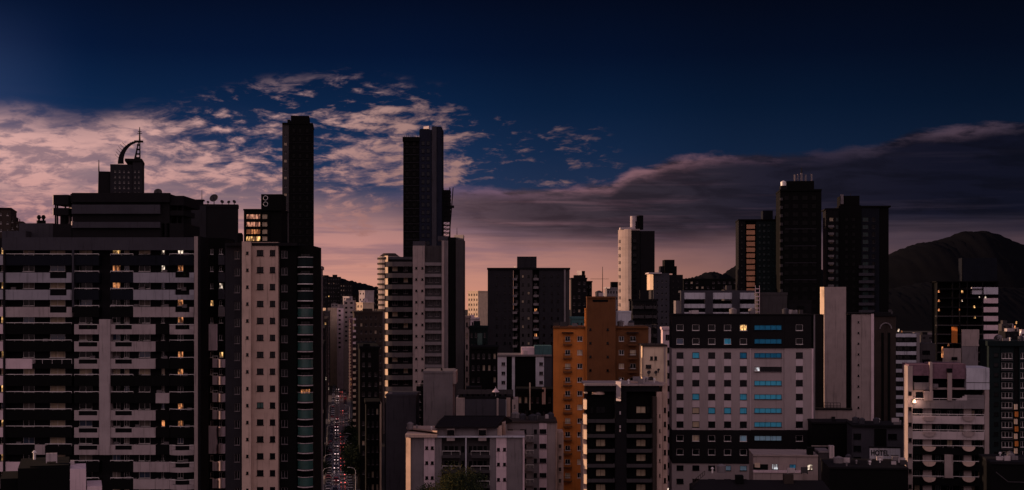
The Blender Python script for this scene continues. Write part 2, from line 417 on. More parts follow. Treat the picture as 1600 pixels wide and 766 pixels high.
    def balc(s, x0, x1, yt, yb, v0=-1.4, v1=0.0, mat='white', bulge=0.0, notch=None, thick=.14, rail=None, name='balcony', label=None):
        """balcony: slab with a solid parapet, optionally bowed out, optionally notched for a rail"""
        a, b = s.u(x0, v0), s.u(x1, v0); um = (a + b) / 2; zt, zb = s.z(yt, um, v0), s.z(yb, um, v0)
        n = 8 if bulge else 1; m = MB()
        def fr(t, off=0.0): return v0 - bulge * (1 - (2 * t - 1) ** 2) + off
        outer = [(a + (b - a) * i / n, fr(i / n)) for i in range(n + 1)]
        inner = [(min(max(p[0], a + thick), b - thick), fr(i / n, thick)) for i, p in enumerate(outer)]
        m.prism(outer + [(b, v1), (a, v1)], zb, zb + .22)
        ring = outer + [(b, v1), (b - thick, v1)] + inner[::-1] + [(a + thick, v1), (a, v1)]
        if notch:
            ua, ub, dz = s.u(notch[0], v0), s.u(notch[1], v0), notch[2]
            m.prism(ring, zb + .22, zt - dz)
            m.box(a, ua, v0, v0 + thick, zt - dz, zt); m.box(ub, b, v0, v0 + thick, zt - dz, zt)
        elif zt - zb > .3: m.prism(ring, zb + .22, zt)
        o = m.build(name, mat, s.o)
        if label: o['label'] = label
        if rail:
            q = MB(); zr = s.z(rail, um, v0)
            q.tube([(p[0], p[1] + .05, zr) for p in outer], .055, 5)
            for i in range(max(2, int((b - a) / 1.6)) + 1):
                t = i / max(2, int((b - a) / 1.6)); q.box(a + (b - a) * t - .02, a + (b - a) * t + .02, fr(t) + .04, fr(t) + .08, zt - .05, zr)
            q.build('railing', 'metal', o)
        return o
def clutter(b, x0, x1, py, v0, v1, n, seed, parts=('air_unit', 'roof_vent', 'water_tank')):
    """small plant on a roof whose surface shows at row py at the front edge"""
    rnd = random.Random(seed); zr = b.z(py)
    for i in range(n):
        k = rnd.choice(parts); v = rnd.uniform(v0, v1); u = b.u(rnd.uniform(x0, x1), v); m = MB()
        if k == 'air_unit':
            w = rnd.uniform(.4, .8); m.box(u - w, u + w, v - .3, v + .3, zr + .12, zr + rnd.uniform(.7, 1.1)); m.box(u - w, u - w + .1, v - .3, v + .3, zr - .05, zr + .12); m.box(u + w - .1, u + w, v - .3, v + .3, zr - .05, zr + .12); mt = rnd.choice(('grey', 'mid_grey', 'white'))
        elif k == 'roof_vent': m.cyl(u, v, zr - .05, zr + .7, .14, 8); m.cyl(u, v, zr + .7, zr + .95, .28, 8, r1=.08); mt = rnd.choice(('grey', 'metal'))
        else: r_ = rnd.uniform(.5, .9); m.cyl(u, v, zr - .05, zr + 1.1, r_, 12, r1=r_ * 1.1); m.cyl(u, v, zr + 1.1, zr + 1.4, r_ * 1.12, 12, r1=.2); mt = rnd.choice(('slate', 'grey'))
        m.build(k, mt, b.o)
# ------------------------------------------------------------------ the city, from left to right
# ---- the setting
g = MB(); g.box(-9000, 9000, -400, 9500, -1.0, 0.0)
tag(g.build('ground', 'ground'), kind='structure')
SA = R(6.93)     # the avenue runs towards column 530 of the horizon
def along(t, off):     # point on the avenue: t metres from the viewer, off metres right of its centre line
    cx, cy = -51.0, 420.0
    return (cx - math.sin(SA) * (t - 420) + math.cos(SA) * off, cy + math.cos(SA) * (t - 420) + math.sin(SA) * off)
def strip(name, t0, t1, o0, o1, z0, z1, mat, kind='structure'):
    m = MB(); p = [along(t0, o0), along(t0, o1), along(t1, o1), along(t1, o0)]
    m.prism([p[0], p[1], p[2], p[3]], z0, z1)
    o = m.build(name, mat); tag(o, kind=kind); return o
strip('road', 300, 2600, -4.6, 4.6, -.3, .004, 'asphalt')
strip('pavement', 300, 2600, -6.8, -4.6, -.3, .14, 'paving'); strip('pavement', 300, 2600, 4.6, 6.8, -.3, .14, 'paving')
m = MB()
for off in (-2.3, 0, 2.3):
    t = 320
    while t < 1300:
        p = [along(t, off - .08), along(t, off + .08), along(t + 3, off + .08), along(t + 3, off - .08)]
        m.face([(q[0], q[1], .010) for q in p]); t += 9
for t0 in (446, 560, 700, 860):
    for k in range(9):
        off = -4.2 + k * 1.05
        p = [along(t0, off - .3), along(t0, off + .3), along(t0 + 3.2, off + .3), along(t0 + 3.2, off - .3)]
        m.face([(q[0], q[1], .010) for q in p])
tag(m.build('road_markings', 'line'), kind='structure')

def hill(name, prof, Y, depth, seed, step=2):
    """ridge whose crest passes through prof [(px, py)] at distance Y, falling away on both sides"""
    rnd = random.Random(seed); nx, ny = 150, 36
    x0, x1 = prof[0][0], prof[-1][0]; m = MB()
    ph = [(rnd.uniform(0, 6.3), rnd.uniform(.5, 1.5)) for _ in range(6)]
    for j in range(ny + 1):
        t = j / ny * 2 - 1
        for i in range(nx + 1):
            px = x0 + (x1 - x0) * i / nx
            k = max(q for q in range(len(prof) - 1) if prof[q][0] <= px + 1e-6)
            (a, ya), (b, yb) = prof[k], prof[k + 1]; s = (px - a) / (b - a); s2 = s * s * (3 - 2 * s) * .5 + s * .5
            crest = max(0, H + (HZ - (ya + (yb - ya) * s2)) / F * Y)
            X = (px - 800) / F * Y; y = Y + t * depth
            rg = sum(math.sin(X / (depth * .22 * q) + a2 + t * 3 * q) for a2, q in ph) / 6
            fall = math.cos(t * math.pi / 2) ** 1.3 if abs(t) < 1 else 0
            h = crest * fall * (1 + .09 * rg * min(1, abs(t) * 3)) + (rnd.random() - .5) * min(6, Y * .0012) * fall
            m.v.append((X, y, h - 2))
    for j in range(ny):
        for i in range(nx):
            a = j * (nx + 1) + i; m.f.append((a, a + 1, a + nx + 2, a + nx + 1)); m.m.append(0)
    o = m.build(name, 'forest'); tag(o, kind='structure')
    for p in o.data.polygons: p.use_smooth = True
    return o
hill('hill', [(1240, 468), (1300, 440), (1350, 418), (1392, 399), (1405, 391), (1420, 385), (1438, 379), (1462, 376), (1484, 369.5), (1498, 363), (1512, 360.5), (1530, 360), (1548, 363), (1564, 371), (1580, 378), (1600, 387), (1650, 405), (1720, 430), (1800, 468)], 5200, 800, 4)
hill('hill', [(1010, 468), (1055, 440), (1075, 434), (1092, 430.5), (1104, 425), (1116, 424), (1128, 429), (1142, 420), (1154, 411), (1180, 400), (1215, 400), (1260, 415), (1330, 440), (1380, 468)], 3800, 500, 7)
hill('hill', [(400, 470), (440, 440), (490, 431), (513, 431), (528, 432.5), (545, 437), (565, 441.5), (585, 447), (620, 455), (680, 470)], 3000, 400, 9)
hill('hill', [(1300, 470), (1380, 452), (1450, 440), (1520, 446), (1600, 450), (1700, 455), (1800, 470)], 3300, 500, 12)

# ---- A: wide apartment block filling the left of the frame
A = Bld('apartment_block', 'wide dark apartment block with stacked white and black balcony parapets at the left', -40, 250, .001)
PIT = 26.9; Y0F = 426.0
rows_c = [Y0F + PIT * i - 7 for i in range(-1, 14)]
glint_e = {0: 'glow_gold', 1: 'glow_orange', 2: 'glow_orange'}
def pickA(ci, ri):  # glowing panes paint the sun's glints on the window glass
    if ci == 8 and ri in (0, 1): return 'glow_white' if ri == 0 else 'glow_orange'
    if ci == 4 and ri in glint_e: return glint_e[ri]
    if ci == 7 and ri in (0, 1): return 'glow_white'
    if ci == 8 and ri in (3, 4, 6, 7, 9, 10): return 'glow_orange'
    if ci == 7 and ri in (10,): return 'glow_orange'
    if ci == 0 and ri % 2 == 0: return 'glow_gold'
    if ci == 2 and ri in (1, 5): return 'glass_blue'
    k = (ci * 7 + ri * 5 + ci * ri) % 7
    if k == 0: return 'curtain'
    if k == 3: return 'glass_blue'
    if k == 5: return 'curtain_dim'
    return 'glass'
A.grid('wall', -40, 303, 372, None, [(5, 6), (45, 18), (90, 24), (134, 20), (182, 12), (198, 8), (226, 18), (255, 5), (282, 9)], rows_c, 10.5, v0=1.9, v1=7, mat='dark', r=.15, pick=pickA, style=2)
A.blk('cornice_band', 3, 303, 371, 391, v0=-.05, v1=1.85, mat='slate')
A.blk('corner_wall', 303.5, 309, 369.5, None, v0=-.1, v1=2.2, mat='tan')
A.blk('side_wall', 309, 313, 369.5, None, v0=.1, v1=7, mat='dark')
A.blk('rear_wing', -40, 288, 373, None, v0=7.1, v1=24, mat='dark')
A.blk('pilaster', 155, 172, 499, 711, v0=-.25, v1=1.8, mat='mauve')
A.blk('pilaster', 112.5, 115.2, 391, 480, v0=-.2, v1=1.8, mat='slate')
A.blk('pilaster', 5, 8, 391, None, v0=-.2, v1=1.8, mat='dark')
cells = {'B': (8, 112), 'C': (116, 154.5), 'E': (172.5, 208), 'F': (208.3, 243), 'G': (243.3, 264.5), 'H': (265, 303)}
tab = {-1: '......', 0: 'W..WWW', 1: 'W..WWW', 2: 'W..WWW', 3: '.WWW.W', 4: '.WWW..', 5: 'wWWW..', 6: '......', 7: '....W.', 8: '.WWW..', 9: '.WWW..', 10: 'sWWW.W', 11: 'w..WWW', 12: 'w..WWW', 13: '...WWW'}
for fl, row in tab.items():
    y = Y0F + PIT * fl
    for (k, (xa, xb)), c in zip(cells.items(), row):
        notch = {'B': (78, 104, 1.0), 'C': (123, 152, .9), 'E': (180, 206, .9), 'F': None, 'G': None, 'H': (274, 296, .9)}[k]
        bul = 1.0 if k == 'H' else 0
        mt = 'cool_mauve' if fl < 2 else 'mauve'
        if c == 'W': A.balc(xa, xb, y, y + 15.8, v0=0, v1=1.85, mat=mt, bulge=bul, notch=notch, rail=y + .6 if notch and fl > 2 else None, label='pale rendered balcony with solid parapet')
        elif c == 'w':
            A.balc(xa, 50, y, y + 15.8, v0=0, v1=1.85, mat='pink'); A.balc(51, xb, y + 8, y + 15.8, v0=.1, v1=1.85, mat='black', rail=y + 1)
        elif c == 's':
            A.balc(xa, 54, y, y + 15.8, v0=.1, v1=1.85, mat='black', rail=y - 1); A.balc(54.5, 70, y, y + 15.5, v0=-.1, v1=1.85, mat='mauve'); A.balc(70.5, xb, y + 2, y + 15.8, v0=.1, v1=1.85, mat='black', rail=y - 1)
        else: A.balc(xa, xb, y, y + 15.8, v0=.1, v1=1.85, mat='navy' if fl < 2 else 'black', bulge=bul, rail=y - 2.2 if (k in 'BCEH' and fl > -2) else None)
for fl in range(-1, 14):   # neighbouring wing at the frame edge
    y = Y0F + PIT * fl; A.balc(-36, 4.6, y, y + 15, v0=-.2, v1=1.85, mat='pink' if fl > 1 else 'cool_mauve')
ra = random.Random(9)
for fl in range(-1, 14):
    for xa, xb in cells.values():
        if ra.random() < .55:
            x = ra.uniform(xa + 4, xb - 4); y = Y0F + PIT * fl; u0 = A.u(x, 1.2); z0 = A.z(y + 4, u0, 1.2); m = MB()
            if ra.random() < .5: m.box(u0 - .42, u0 + .42, 1.3, 1.6, z0 + .3, z0 + .95); m.build('air_unit', 'grey', A.o)
            else:
                m.cyl(u0, 1.0, z0 - .2, z0 + .25, .2, 8, r1=.26)
                for q in range(7): t = q * .9; m.tube([(u0, 1.0, z0 + .2), (u0 + .25 * math.cos(t), 1.0 + .2 * math.sin(t), z0 + .65), (u0 + .5 * math.cos(t), 1.0 + .35 * math.sin(t), z0 + .8)], .05, 4, 0, .02)
                m.build('potted_plant', 'leaf_dark', A.o)
# side wing with small pale balconies
S = Bld('apartment_tower', 'dark tower with narrow pink balconies squeezed behind the wide balcony block', 313, 279, .001)
S.grid('wall', 313, 352, 372, None, [(331, 5), (345.5, 6)], [Y0F + PIT * i - 6 for i in range(-1, 14)], 9, v0=1.4, v1=11, mat='black',
       pick=lambda c, r: 'glow_white' if (c, r) == (1, 2) else 'glow_gold' if (c, r) in ((1, 6), (0, 3)) else 'glass')
for fl in range(-1, 13):
    y = Y0F + PIT * fl
    if fl < 3: S.balc(341, 350, y, y + 15, v0=.6, v1=1.4, mat='slate' if fl < 2 else 'grey')
    elif fl in (3,): S.balc(325, 338, y, y + 41, v0=.3, v1=1.4, mat='pink'); 
    elif fl in (9,): S.balc(325, 338, y - 2, y + 41, v0=.3, v1=1.4, mat='pink')
    elif fl in (4, 10): pass
    if fl > 4 and fl not in (9, 10): S.balc(332, 340, y, y + 14, v0=.3, v1=1.4, mat='pink', rail=y - 4 if fl < 9 else None)
    if fl > 4: S.balc(341.5, 351, y + (1 if fl < 9 else -1), y + 14, v0=.1, v1=1.4, mat='pink', bulge=.3)
# stepped penthouse
A.blk('penthouse', 113, 265, 303, 372, v0=3, v1=20, mat='dark'); A.blk('penthouse', 265.5, 287, 306, 321, v0=3, v1=16, mat='dark')
for yt, yb, x0, x1 in ((301.5, 316, 112, 265), (320, 334, 112, 250), (347, 356, 112, 250)): A.blk('parapet', x0, x1, yt, yb, v0=2.3, v1=3.2, mat='dark' if yt < 310 else 'slate')
for x0, x1, yt, yb in ((83.5, 107, 304.5, 320), (83.5, 107, 325, 336), (83.5, 112, 350, 372), (110, 112.4, 303, 315)): A.blk('terrace_box', x0, x1, yt, yb, v0=3, v1=9, mat='dark')
A.blk('terrace_box', 107.2, 113, 305, 317, v0=4, v1=8, mat='white', ch=True); A.blk('terrace_box', 106, 113, 323, 334, v0=5, v1=9, mat='white', ch=True); A.blk('edge_strip', 81.5, 83.4, 304.5, 320, v0=3, v1=7, mat='white', ch=True); A.blk('edge_strip', 81.5, 83.4, 325, 336, v0=3, v1=7, mat='white', ch=True); A.blk('edge_strip', 110.5, 112.6, 346, 352, v0=2, v1=6, mat='white', ch=True)
for x in (85.5, 88.5, 101): A.blk('post', x, x + 1.4, 320, 350, v0=4, v1=4.5, mat='dark')
for x in (107.5,): A.blk('post', x, x + 1.6, 317, 350, v0=6, v1=6.5, mat='white')
A.blk('post', 94, 110, 334, 350, v0=8, v1=9, mat='dark')
for x in (258, 264.5, 266, 276, 284): A.blk('post', x, x + 2.0, 320, 350, v0=4, v1=5, mat='dark')
A.blk('terrace_slab', 248, 287, 329, 337, v0=3.2, v1=12, mat='dark'); A.blk('terrace_slab', 250, 287, 349, 372, v0=3, v1=16, mat='dark')
A.blk('terrace_slab', 250, 258, 320, 372, v0=3.4, v1=14, mat='dark')
A.blk('terrace_wall', 30, 83, 349, 372, v0=8, v1=16, mat='slate'); A.blk('terrace_wall', 3, 40, 361, 372, v0=5, v1=16, mat='slate')
for x in (58, 65):
    q = MB(); u0 = A.u(x + 3, 10); zb = A.z(349, u0, 10); q.cyl(u0, 10, zb, zb + .5, .42); q.cyl(u0, 10, zb + .5, zb + .75, .18); q.cyl(u0, 10, zb + .75, zb + 1.1, .25, r1=.42); q.cyl(u0, 10, zb + 1.1, zb + 1.5, .42, r1=.2)
    q.build('roof_vent', 'black', A.o)
A.dish(247, 301, 8, .75, 10)
# block behind on the far left
b = Bld('apartment_block', 'small brown stepped block rising at the left edge behind the balcony block', -10, 330)
b.grid('wall', -10, 17, 326, None, [(1, 3), (12, 2.5)], [335, 348, 360], 4, mat='brown', v1=14); b.grid('wall', 17.3, 22, 337, None, [(19.6, 2)], [346, 357], 4, mat='brown', v1=12, v0=1)
b.grid('wall', 23, 36, 346, None, [(27, 2.5), (32, 2.5)], [353, 362], 3.5, mat='brown', v1=10, v0=3); b.blk('roof_edge', -11, 17.4, 324.5, 326.5, v0=-.3, v1=14.2, mat='dark')
b.mast(25.5, 341, 347, 5, .15, 'vent_pipe'); b.mast(31, 342, 347, 6, .15, 'vent_pipe')

# arched crown tower
b = Bld('crowned_tower', 'dark tower topped with a curved ribbed arch and thin spire, rising behind the balcony block', 153, 460)
b.blk('wall', 154, 172, 268, None, v0=1, v1=13, mat='dark'); b.grid('wall', 172.3, 207, 257, None, [(180, 2), (187, 2), (194, 2), (201, 2)], [268 + 8.4 * i for i in range(6)], 3.2, v1=14, mat='charcoal', pane='tower_glass')
b.grid('wall', 207.3, 221.5, 249, None, [(211, 1.6), (217, 1.6)], [268 + 8.4 * i for i in range(6)], 3.2, v0=-.5, v1=14.5, mat='charcoal', pane='tower_glass')
b.blk('roof_edge', 195, 222, 248, 252, v0=-1, v1=14, mat='dark'); b.mast(154.5, 250, 268, 2, .22); b.mast(154.5, 262, 303, 1, .3, 'vent_pipe')
def arcp(n=12):   # left edge climbs from (184,256) to the spire at (217,220)
    out = []
    for i in range(n + 1):
        t = i / n; ang = math.radians(180 - 88 * t); out.append((217 + 33 * math.cos(ang), 256 - 36 * math.sin(ang)))
    return out
pts = arcp()
for vv in (3, 9):
    m = MB()
    for i in range(len(pts) - 1):
        P = []
        for j, inner in ((i, 0), (i + 1, 0), (i + 1, 1), (i, 1)):
            w = (9.5 - 7.0 * j / 12) * inner; ang = math.radians(180 - 88 * j / 12)
            x, y = 217 + (33 - w) * math.cos(ang), 256 - (36 - w * .9) * math.sin(ang); uu = b.u(x, vv); P.append((uu, vv, b.z(y, uu, vv)))
        n = len(m.v); m.v += P + [(p[0], vv + .7, p[2]) for p in P]
        for f in ((0, 3, 2, 1), (4, 5, 6, 7), (0, 1, 5, 4), (1, 2, 6, 5), (2, 3, 7, 6), (3, 0, 4, 7)): m.f.append(tuple(n + q for q in f)); m.m.append(0)
    m.build('arch', 'dark', b.o)
for i in range(2, 11, 1):
    (x, y) = pts[i]; u0 = b.u(x, 3); z0 = b.z(y, u0, 3); m = MB(); m.tube([(u0, 3, z0), (u0, 9.5, z0)], .12); 
    if i < 8: m.tube([(u0, 3, z0), (u0 - 1.1, 3, z0 + 1.1)], .07)
    m.build('strut', 'dark', b.o)
m = MB()
for (x0, x1, y0, y1, x2, x3) in ((209, 212.5, 250, 221, 216, 217.4), (217.5, 219.8, 250, 221, 217.6, 219.4)):
    n = len(m.v)
    for vv in (4, 5):
        for x, y in ((x0, y0), (x1, y0), (x3, y1), (x2, y1)): uu = b.u(x, vv); m.v.append((uu, vv, b.z(y, uu, vv)))
    for f in ((0, 1, 2, 3), (7, 6, 5, 4), (0, 4, 5, 1), (1, 5, 6, 2), (2, 6, 7, 3), (3, 7, 4, 0)): m.f.append(tuple(n + q for q in f)); m.m.append(0)
for y in (226, 233, 240, 246):
    ua, ub = b.u(214 - (y - 226) * .17, 4.5), b.u(219, 4.5); z0 = b.z(y, ua, 4.5); m.box(ua, ub, 4.1, 4.9, z0 - .4, z0 + .1)
m.build('spire', 'dark', b.o); b.mast(218.3, 199, 223, 4.5, .32, 'spire_tip', 2); q = MB(); ua, ub = b.u(210, 4), b.u(223.5, 4); q.box(ua, ub, 3, 6, b.z(221.8, ua, 4), b.z(220, ua, 4)); q.build('crossbar', 'dark', b.o)

# slab with satellite dishes
b = Bld('slab_tower', 'plain dark slab tower with a row of satellite dishes along its roof', 286, 300)
b.blk('wall', 287, 371.5, 320.5, None, v0=0, v1=4, mat='dark', lip=.5)
b.blk('wall', 288, 322, 321.5, 378, v0=-.2, v1=0, mat='charcoal'); b.blk('side_wing', 366, 378, 364, None, v0=2, v1=12, mat='dark')
for x, y, r, az in ((292.5, 315.5, .42, -30), (299, 317, .3, 20), (325, 316, .3, 15), (334.5, 310, .95, -20), (347, 315.5, .42, 25), (357.5, 316, .36, -10), (366, 315.5, .42, 30)): b.dish(x, y, 2, r, az, .5)
b.blk('water_tank', 307, 317, 313.5, 321, v0=1, v1=3.5, mat='dark'); b.blk('tank_lid', 304.5, 319, 311.8, 313.4, v0=.7, v1=3.8, mat='dark'); b.mast(315.5, 297, 312, 2, .08)

# ---- B: beige tower
B = Bld('beige_tower', 'narrow beige tower with small paired windows, flanked by curved green glass balconies', 352, 245, .001)
rb = [395.5 + 26.45 * i for i in range(15)]
B.grid('wall', 392.3, 434.5, 378.5, None, [(406.5, 10.5), (425.8, 8.5)], rb, 9.5, v0=0, v1=14, mat='beige', sub=True, pane='glass', frame='black', pick=lambda c, r: 'glass_green' if (c, r) == (0, 9) else 'glass')
B.grid('wall', 378, 392, 377.5, None, [(386.5, 4)], rb, 4.6, v0=-.9, v1=13, mat='beige_light', style=1, frame='black')
B.grid('side_wing', 352, 377.7, 384, None, [(370.5, 8.5)], [r + 3 for r in rb], 12.5, v0=.9, v1=14, mat='charcoal', frame='grey', style=2)
B.grid('side_wing', 434.8, 463.5, 384, None, [(444.5, 10)], [r + 2 for r in rb], 11.5, v0=1.2, v1=14, mat='black', frame='grey', style=2)
B.blk('roof_edge', 351.5, 464, 379.5, 384.2, v0=-.1, v1=14.1, mat='dark')
B.grid('side_wing', 463.8, 489, 384, None, [(477, 15)], [r + 6 for r in rb], 11, v0=2.2, v1=13, mat='black', frame='black', style=3, pick=lambda c, r: 'glow_orange' if r in (8,) else 'glass')
def green_balcony(y, up):
    a, c = B.u(464.5, .6), B.u(488, .6); m = MB(); n = 10; zt = B.z(y + 1, a, .6); zs = B.z(y + 17.5, a, .6)
    pts = [(a + (c - a) * i / n, 2.1 - 1.9 * math.sin(math.pi * (.12 + .76 * i / n)) ** .8) for i in range(n + 1)]
    m.prism(pts + [(c, 2.2), (a, 2.2)], zs, zs + .28); o = m.build('balcony', 'mid_grey' if not up else 'dark', B.o)
    q = MB(); ring = [(p[0], p[1] + .06) for p in pts] + [(p[0], p[1] + .1) for p in pts[::-1]]; q.prism(ring, zs + .3, zt - .1); q.build('glass_panel', 'glass_green' if not up else 'teal_dark', o)
    q = MB(); q.tube([(p[0], p[1] + .08, zt) for p in pts], .06, 5); q.tube([(p[0], p[1] - .05, zs + .1) for p in pts], .10, 5); q.build('railing', 'white' if not up else 'metal', o)
for i in range(15): green_balcony(401 + 26.45 * i, i < 3)
# glazed roof pavilion; panes glow in place of the sunset's reflection
B.grid('roof_pavilion', 381, 408, 329, 379, [(395.5, 22.5)], [338.5, 350.5, 362, 373], 8.2, v0=3, v1=10, mat='black', frame='black', style=3, pick=lambda c, r: ('painted_sunset', 'painted_sunset', 'glow_orange', 'glow_gold')[r])
B.grid('roof_pavilion', 408.2, 421, 329, 379, [(413.5, 9)], [338.5, 350.5, 362, 373], 8, v0=3.2, v1=10, mat='black', frame='black', style=1, pane='curtain')
B.blk('roof_edge', 380, 440, 326.5, 329, v0=2.8, v1=10.5, mat='black'); B.blk('terrace_box', 421.2, 440, 329, 379, v0=3.4, v1=10, mat='black')
B.grid('terrace_box', 408, 440, 303.5, 326.4, [], [], 3, v0=4, v1=9, mat='black')
for y in (309.5, 319):
    u0 = B.u(415, 3.95); z0 = B.z(y, u0, 3.95); q = MB()
    q.tube([(u0 + .38 * math.cos(k * math.pi / 8), 3.93, z0 + .38 * math.sin(k * math.pi / 8)) for k in range(17)], .05, 5); q.build('porthole', 'metal', B.o)

# ---- C: black tower
C = Bld('high_rise', 'tallest narrow black high-rise left of the avenue with a dotted pale edge strip', 441, 500)
C.grid('wall', 441, 451.5, 193, None, [(446, 4.4)], [212 + 13.2 * i for i in range(14)], 4.4, v0=0, v1=15, mat='mid_grey', pane='curtain', frame='grey', pick=lambda c, r: 'glow_orange' if r in (11, 12, 13) else 'curtain' if r % 2 else 'glass')
C.grid('wall', 451.8, 488.5, 193, None, [(459, 4), (469, 4), (480, 4)], [204 + 13.2 * i for i in range(17)], 7, v0=-.3, v1=16, mat='black', pane='tower_glass', frame='black')
C.blk('roof_box', 454.5, 483, 181, 192.8, v0=1, v1=12, mat='black'); C.blk('roof_edge', 441, 489, 192, 194.5, v0=-.5, v1=16.2, mat='black'); C.blk('roof_box', 449, 453.5, 187, 193, v0=3, v1=9, mat='dark')
# ---- D: second tower
D = Bld('high_rise', 'blue-black high-rise with stepped top and a hoist on its right side', 630, 480)
D.grid('wall', 630, 655, 214, None, [(636, 5), (647, 5)], [224 + 12 * i for i in range(15)], 6.5, v0=0, v1=14, mat='black', pane='tower_glass', frame='black')
D.grid('wall', 655.3, 674.5, 203, None, [(661, 4.5), (669, 4.5)], [224 + 12 * i for i in range(15)], 6.5, v0=-.2, v1=14, mat='midnight', pane='tower_blue', frame='black')
D.blk('wall', 674.8, 682, 197.5, None, v0=-.6, v1=14, mat='slate'); D.blk('wall', 682.2, 690, 198, None, v0=-.3, v1=14, mat='midnight')
D.blk('roof_box', 656, 670, 201.5, 203, v0=1, v1=8, mat='dark'); D.blk('roof_box', 661, 670, 196.8, 201.4, v0=1, v1=7, mat='white', ch=True); D.blk('roof_edge', 629, 655, 214, 221, v0=-.7, v1=2, mat='black')
for i in range(7): D.mast(632 + i * 3.3, 211.5 - (i % 3), 215, .5, .09, 'fence_post')
m = MB()
ua, ub = D.u(692.5, 6), D.u(703, 6)
zs = [D.z(y, ua, 6) for y in range(382, 296, -6)]
for uu in (ua, ub):
    for vv in (5, 8): m.box(uu - .12, uu + .12, vv - .12, vv + .12, 0, zs[-1] + 1)
for i, z in enumerate(zs):
    m.box(ua, ub, 4.9, 5.1, z - .15, z + .15); m.box(ua, ub, 7.9, 8.1, z - .15, z + .15); m.box(ua, ua + .9, 5, 8, z - .2, z)
    if i: m.tube([(ua, 5, zs[i - 1]), (ub, 5, z)], .09)
    if i > 6: m.box(ua + .2, ub + .3, 5.0, 8, z - 1.0, z - .1)
m.build('scaffold', 'dark', D.o)
q = MB(); q.tube([(D.u(706, 6), 6, D.z(321, 0, 6)), (D.u(701, 6), 6, D.z(383, 0, 6))], .2); q.box(D.u(697, 6), D.u(709.5, 6), 5, 7, D.z(325, 0, 6), D.z(321.5, 0, 6)); q.tube([(D.u(706, 6), 6, D.z(321, 0, 6)), (D.u(708, 6), 6, D.z(293, 0, 6))], .18); q.build('hoist_mast', 'dark', D.o)

# ---- E: balcony tower in front of D
T = Bld('balcony_tower', 'grey tower with balcony bands and a light central shaft before the blue-black high-rise', 597, 380)
pe = 17.72; r0 = 427.0
T.grid('wall', 601, 645, 404, None, [(617, 9), (634, 7)], [r0 - 7 + pe * i for i in range(13)], 7.5, v0=1.6, v1=14, mat='dark', pane='glass', frame='grey', pick=lambda c, r: 'curtain' if (r * 3 + c) % 4 == 0 else 'glass')
T.grid('shaft', 645, 663.5, 384, None, [(650.5, 3.4), (660, 3.4)], [r0 - 8 + pe * i for i in range(13)], 3.4, v0=-.3, v1=14, mat='tan', frame='black', style=1)
T.grid('wall', 663.8, 690, 384, None, [(672, 7), (683, 7)], [r0 - 7 + pe * i for i in range(13)], 8, v0=.5, v1=14, mat='mid_grey', frame='grey', style=3)
T.blk('pilaster', 690.2, 694, 376, None, v0=-.6, v1=14, mat='tan'); T.blk('pilaster', 694.2, 700, 376, None, v0=.3, v1=14, mat='grey')
T.blk('wall', 700.2, 712, 371, None, v0=1, v1=14, mat='black'); T.blk('wall', 712.2, 724.5, 374.5, None, v0=.2, v1=12, mat='mid_grey'); T.blk('roof_box', 709, 724, 367, 374.3, v0=1, v1=8, mat='grey', ch=True)
T.blk('roof_box', 645, 664, 377, 384, v0=1, v1=7, mat='slate'); T.blk('roof_edge', 600, 645, 401.5, 405.5, v0=1.3, v1=14.2, mat='slate'); T.blk('roof_box', 684, 700, 369, 376, v0=3, v1=8, mat='slate')
T.mast(714, 356, 367, 3, .1)
for i in range(16):
    C.blk('slab_line', 452, 488, 209.5 + 13.2 * i, 210.6 + 13.2 * i, v0=-.42, v1=-.31, mat='dark')
for i in range(14): D.blk('slab_line', 630, 654.8, 229.5 + 12 * i, 230.4 + 12 * i, v0=-.1, v1=-.01, mat='charcoal')
for i in range(-1, 12):
    y = r0 + pe * i
    T.balc(602.5, 644.8, y, y + 7.2, v0=0, v1=1.6, mat='step_grey', bulge=.9)
    T.blk('end_wall', 600.2, 606, y - 9.6, y - .1, v0=.6, v1=3.4, mat='cream', ch=True)
    T.balc(664, 690, y + 1, y + 6, v0=-.4, v1=.5, mat='grey')
T.mast(652, 378, 384, 3, .4, 'vent_pipe')
# round-topped tower peeking out at its left
b = Bld('round_tower', 'slim sunlit tower with a domed top just left of the grey balcony tower', 589.5, 640)
m = MB(); m.cyl(5, 5, 0, b.z(401, 5, 5), 5.0, 20); m.build('wall', 'tan', b.o); m = MB(); m.cyl(5.0, 5, b.z(401, 5, 5), b.z(396, 5, 5), 4.6, 20, r1=2.8); m.build('dome', 'brown', b.o)
for i in range(11): m = MB(); z = b.z(404 + i * 8, 5, 5); m.cyl(5, 5, z - .5, z + .3, 5.5, 20); m.build('balcony', 'brown', b.o)
b.blk('wall', 596, 606, 399, None, v0=2, v1=9, mat='brown')
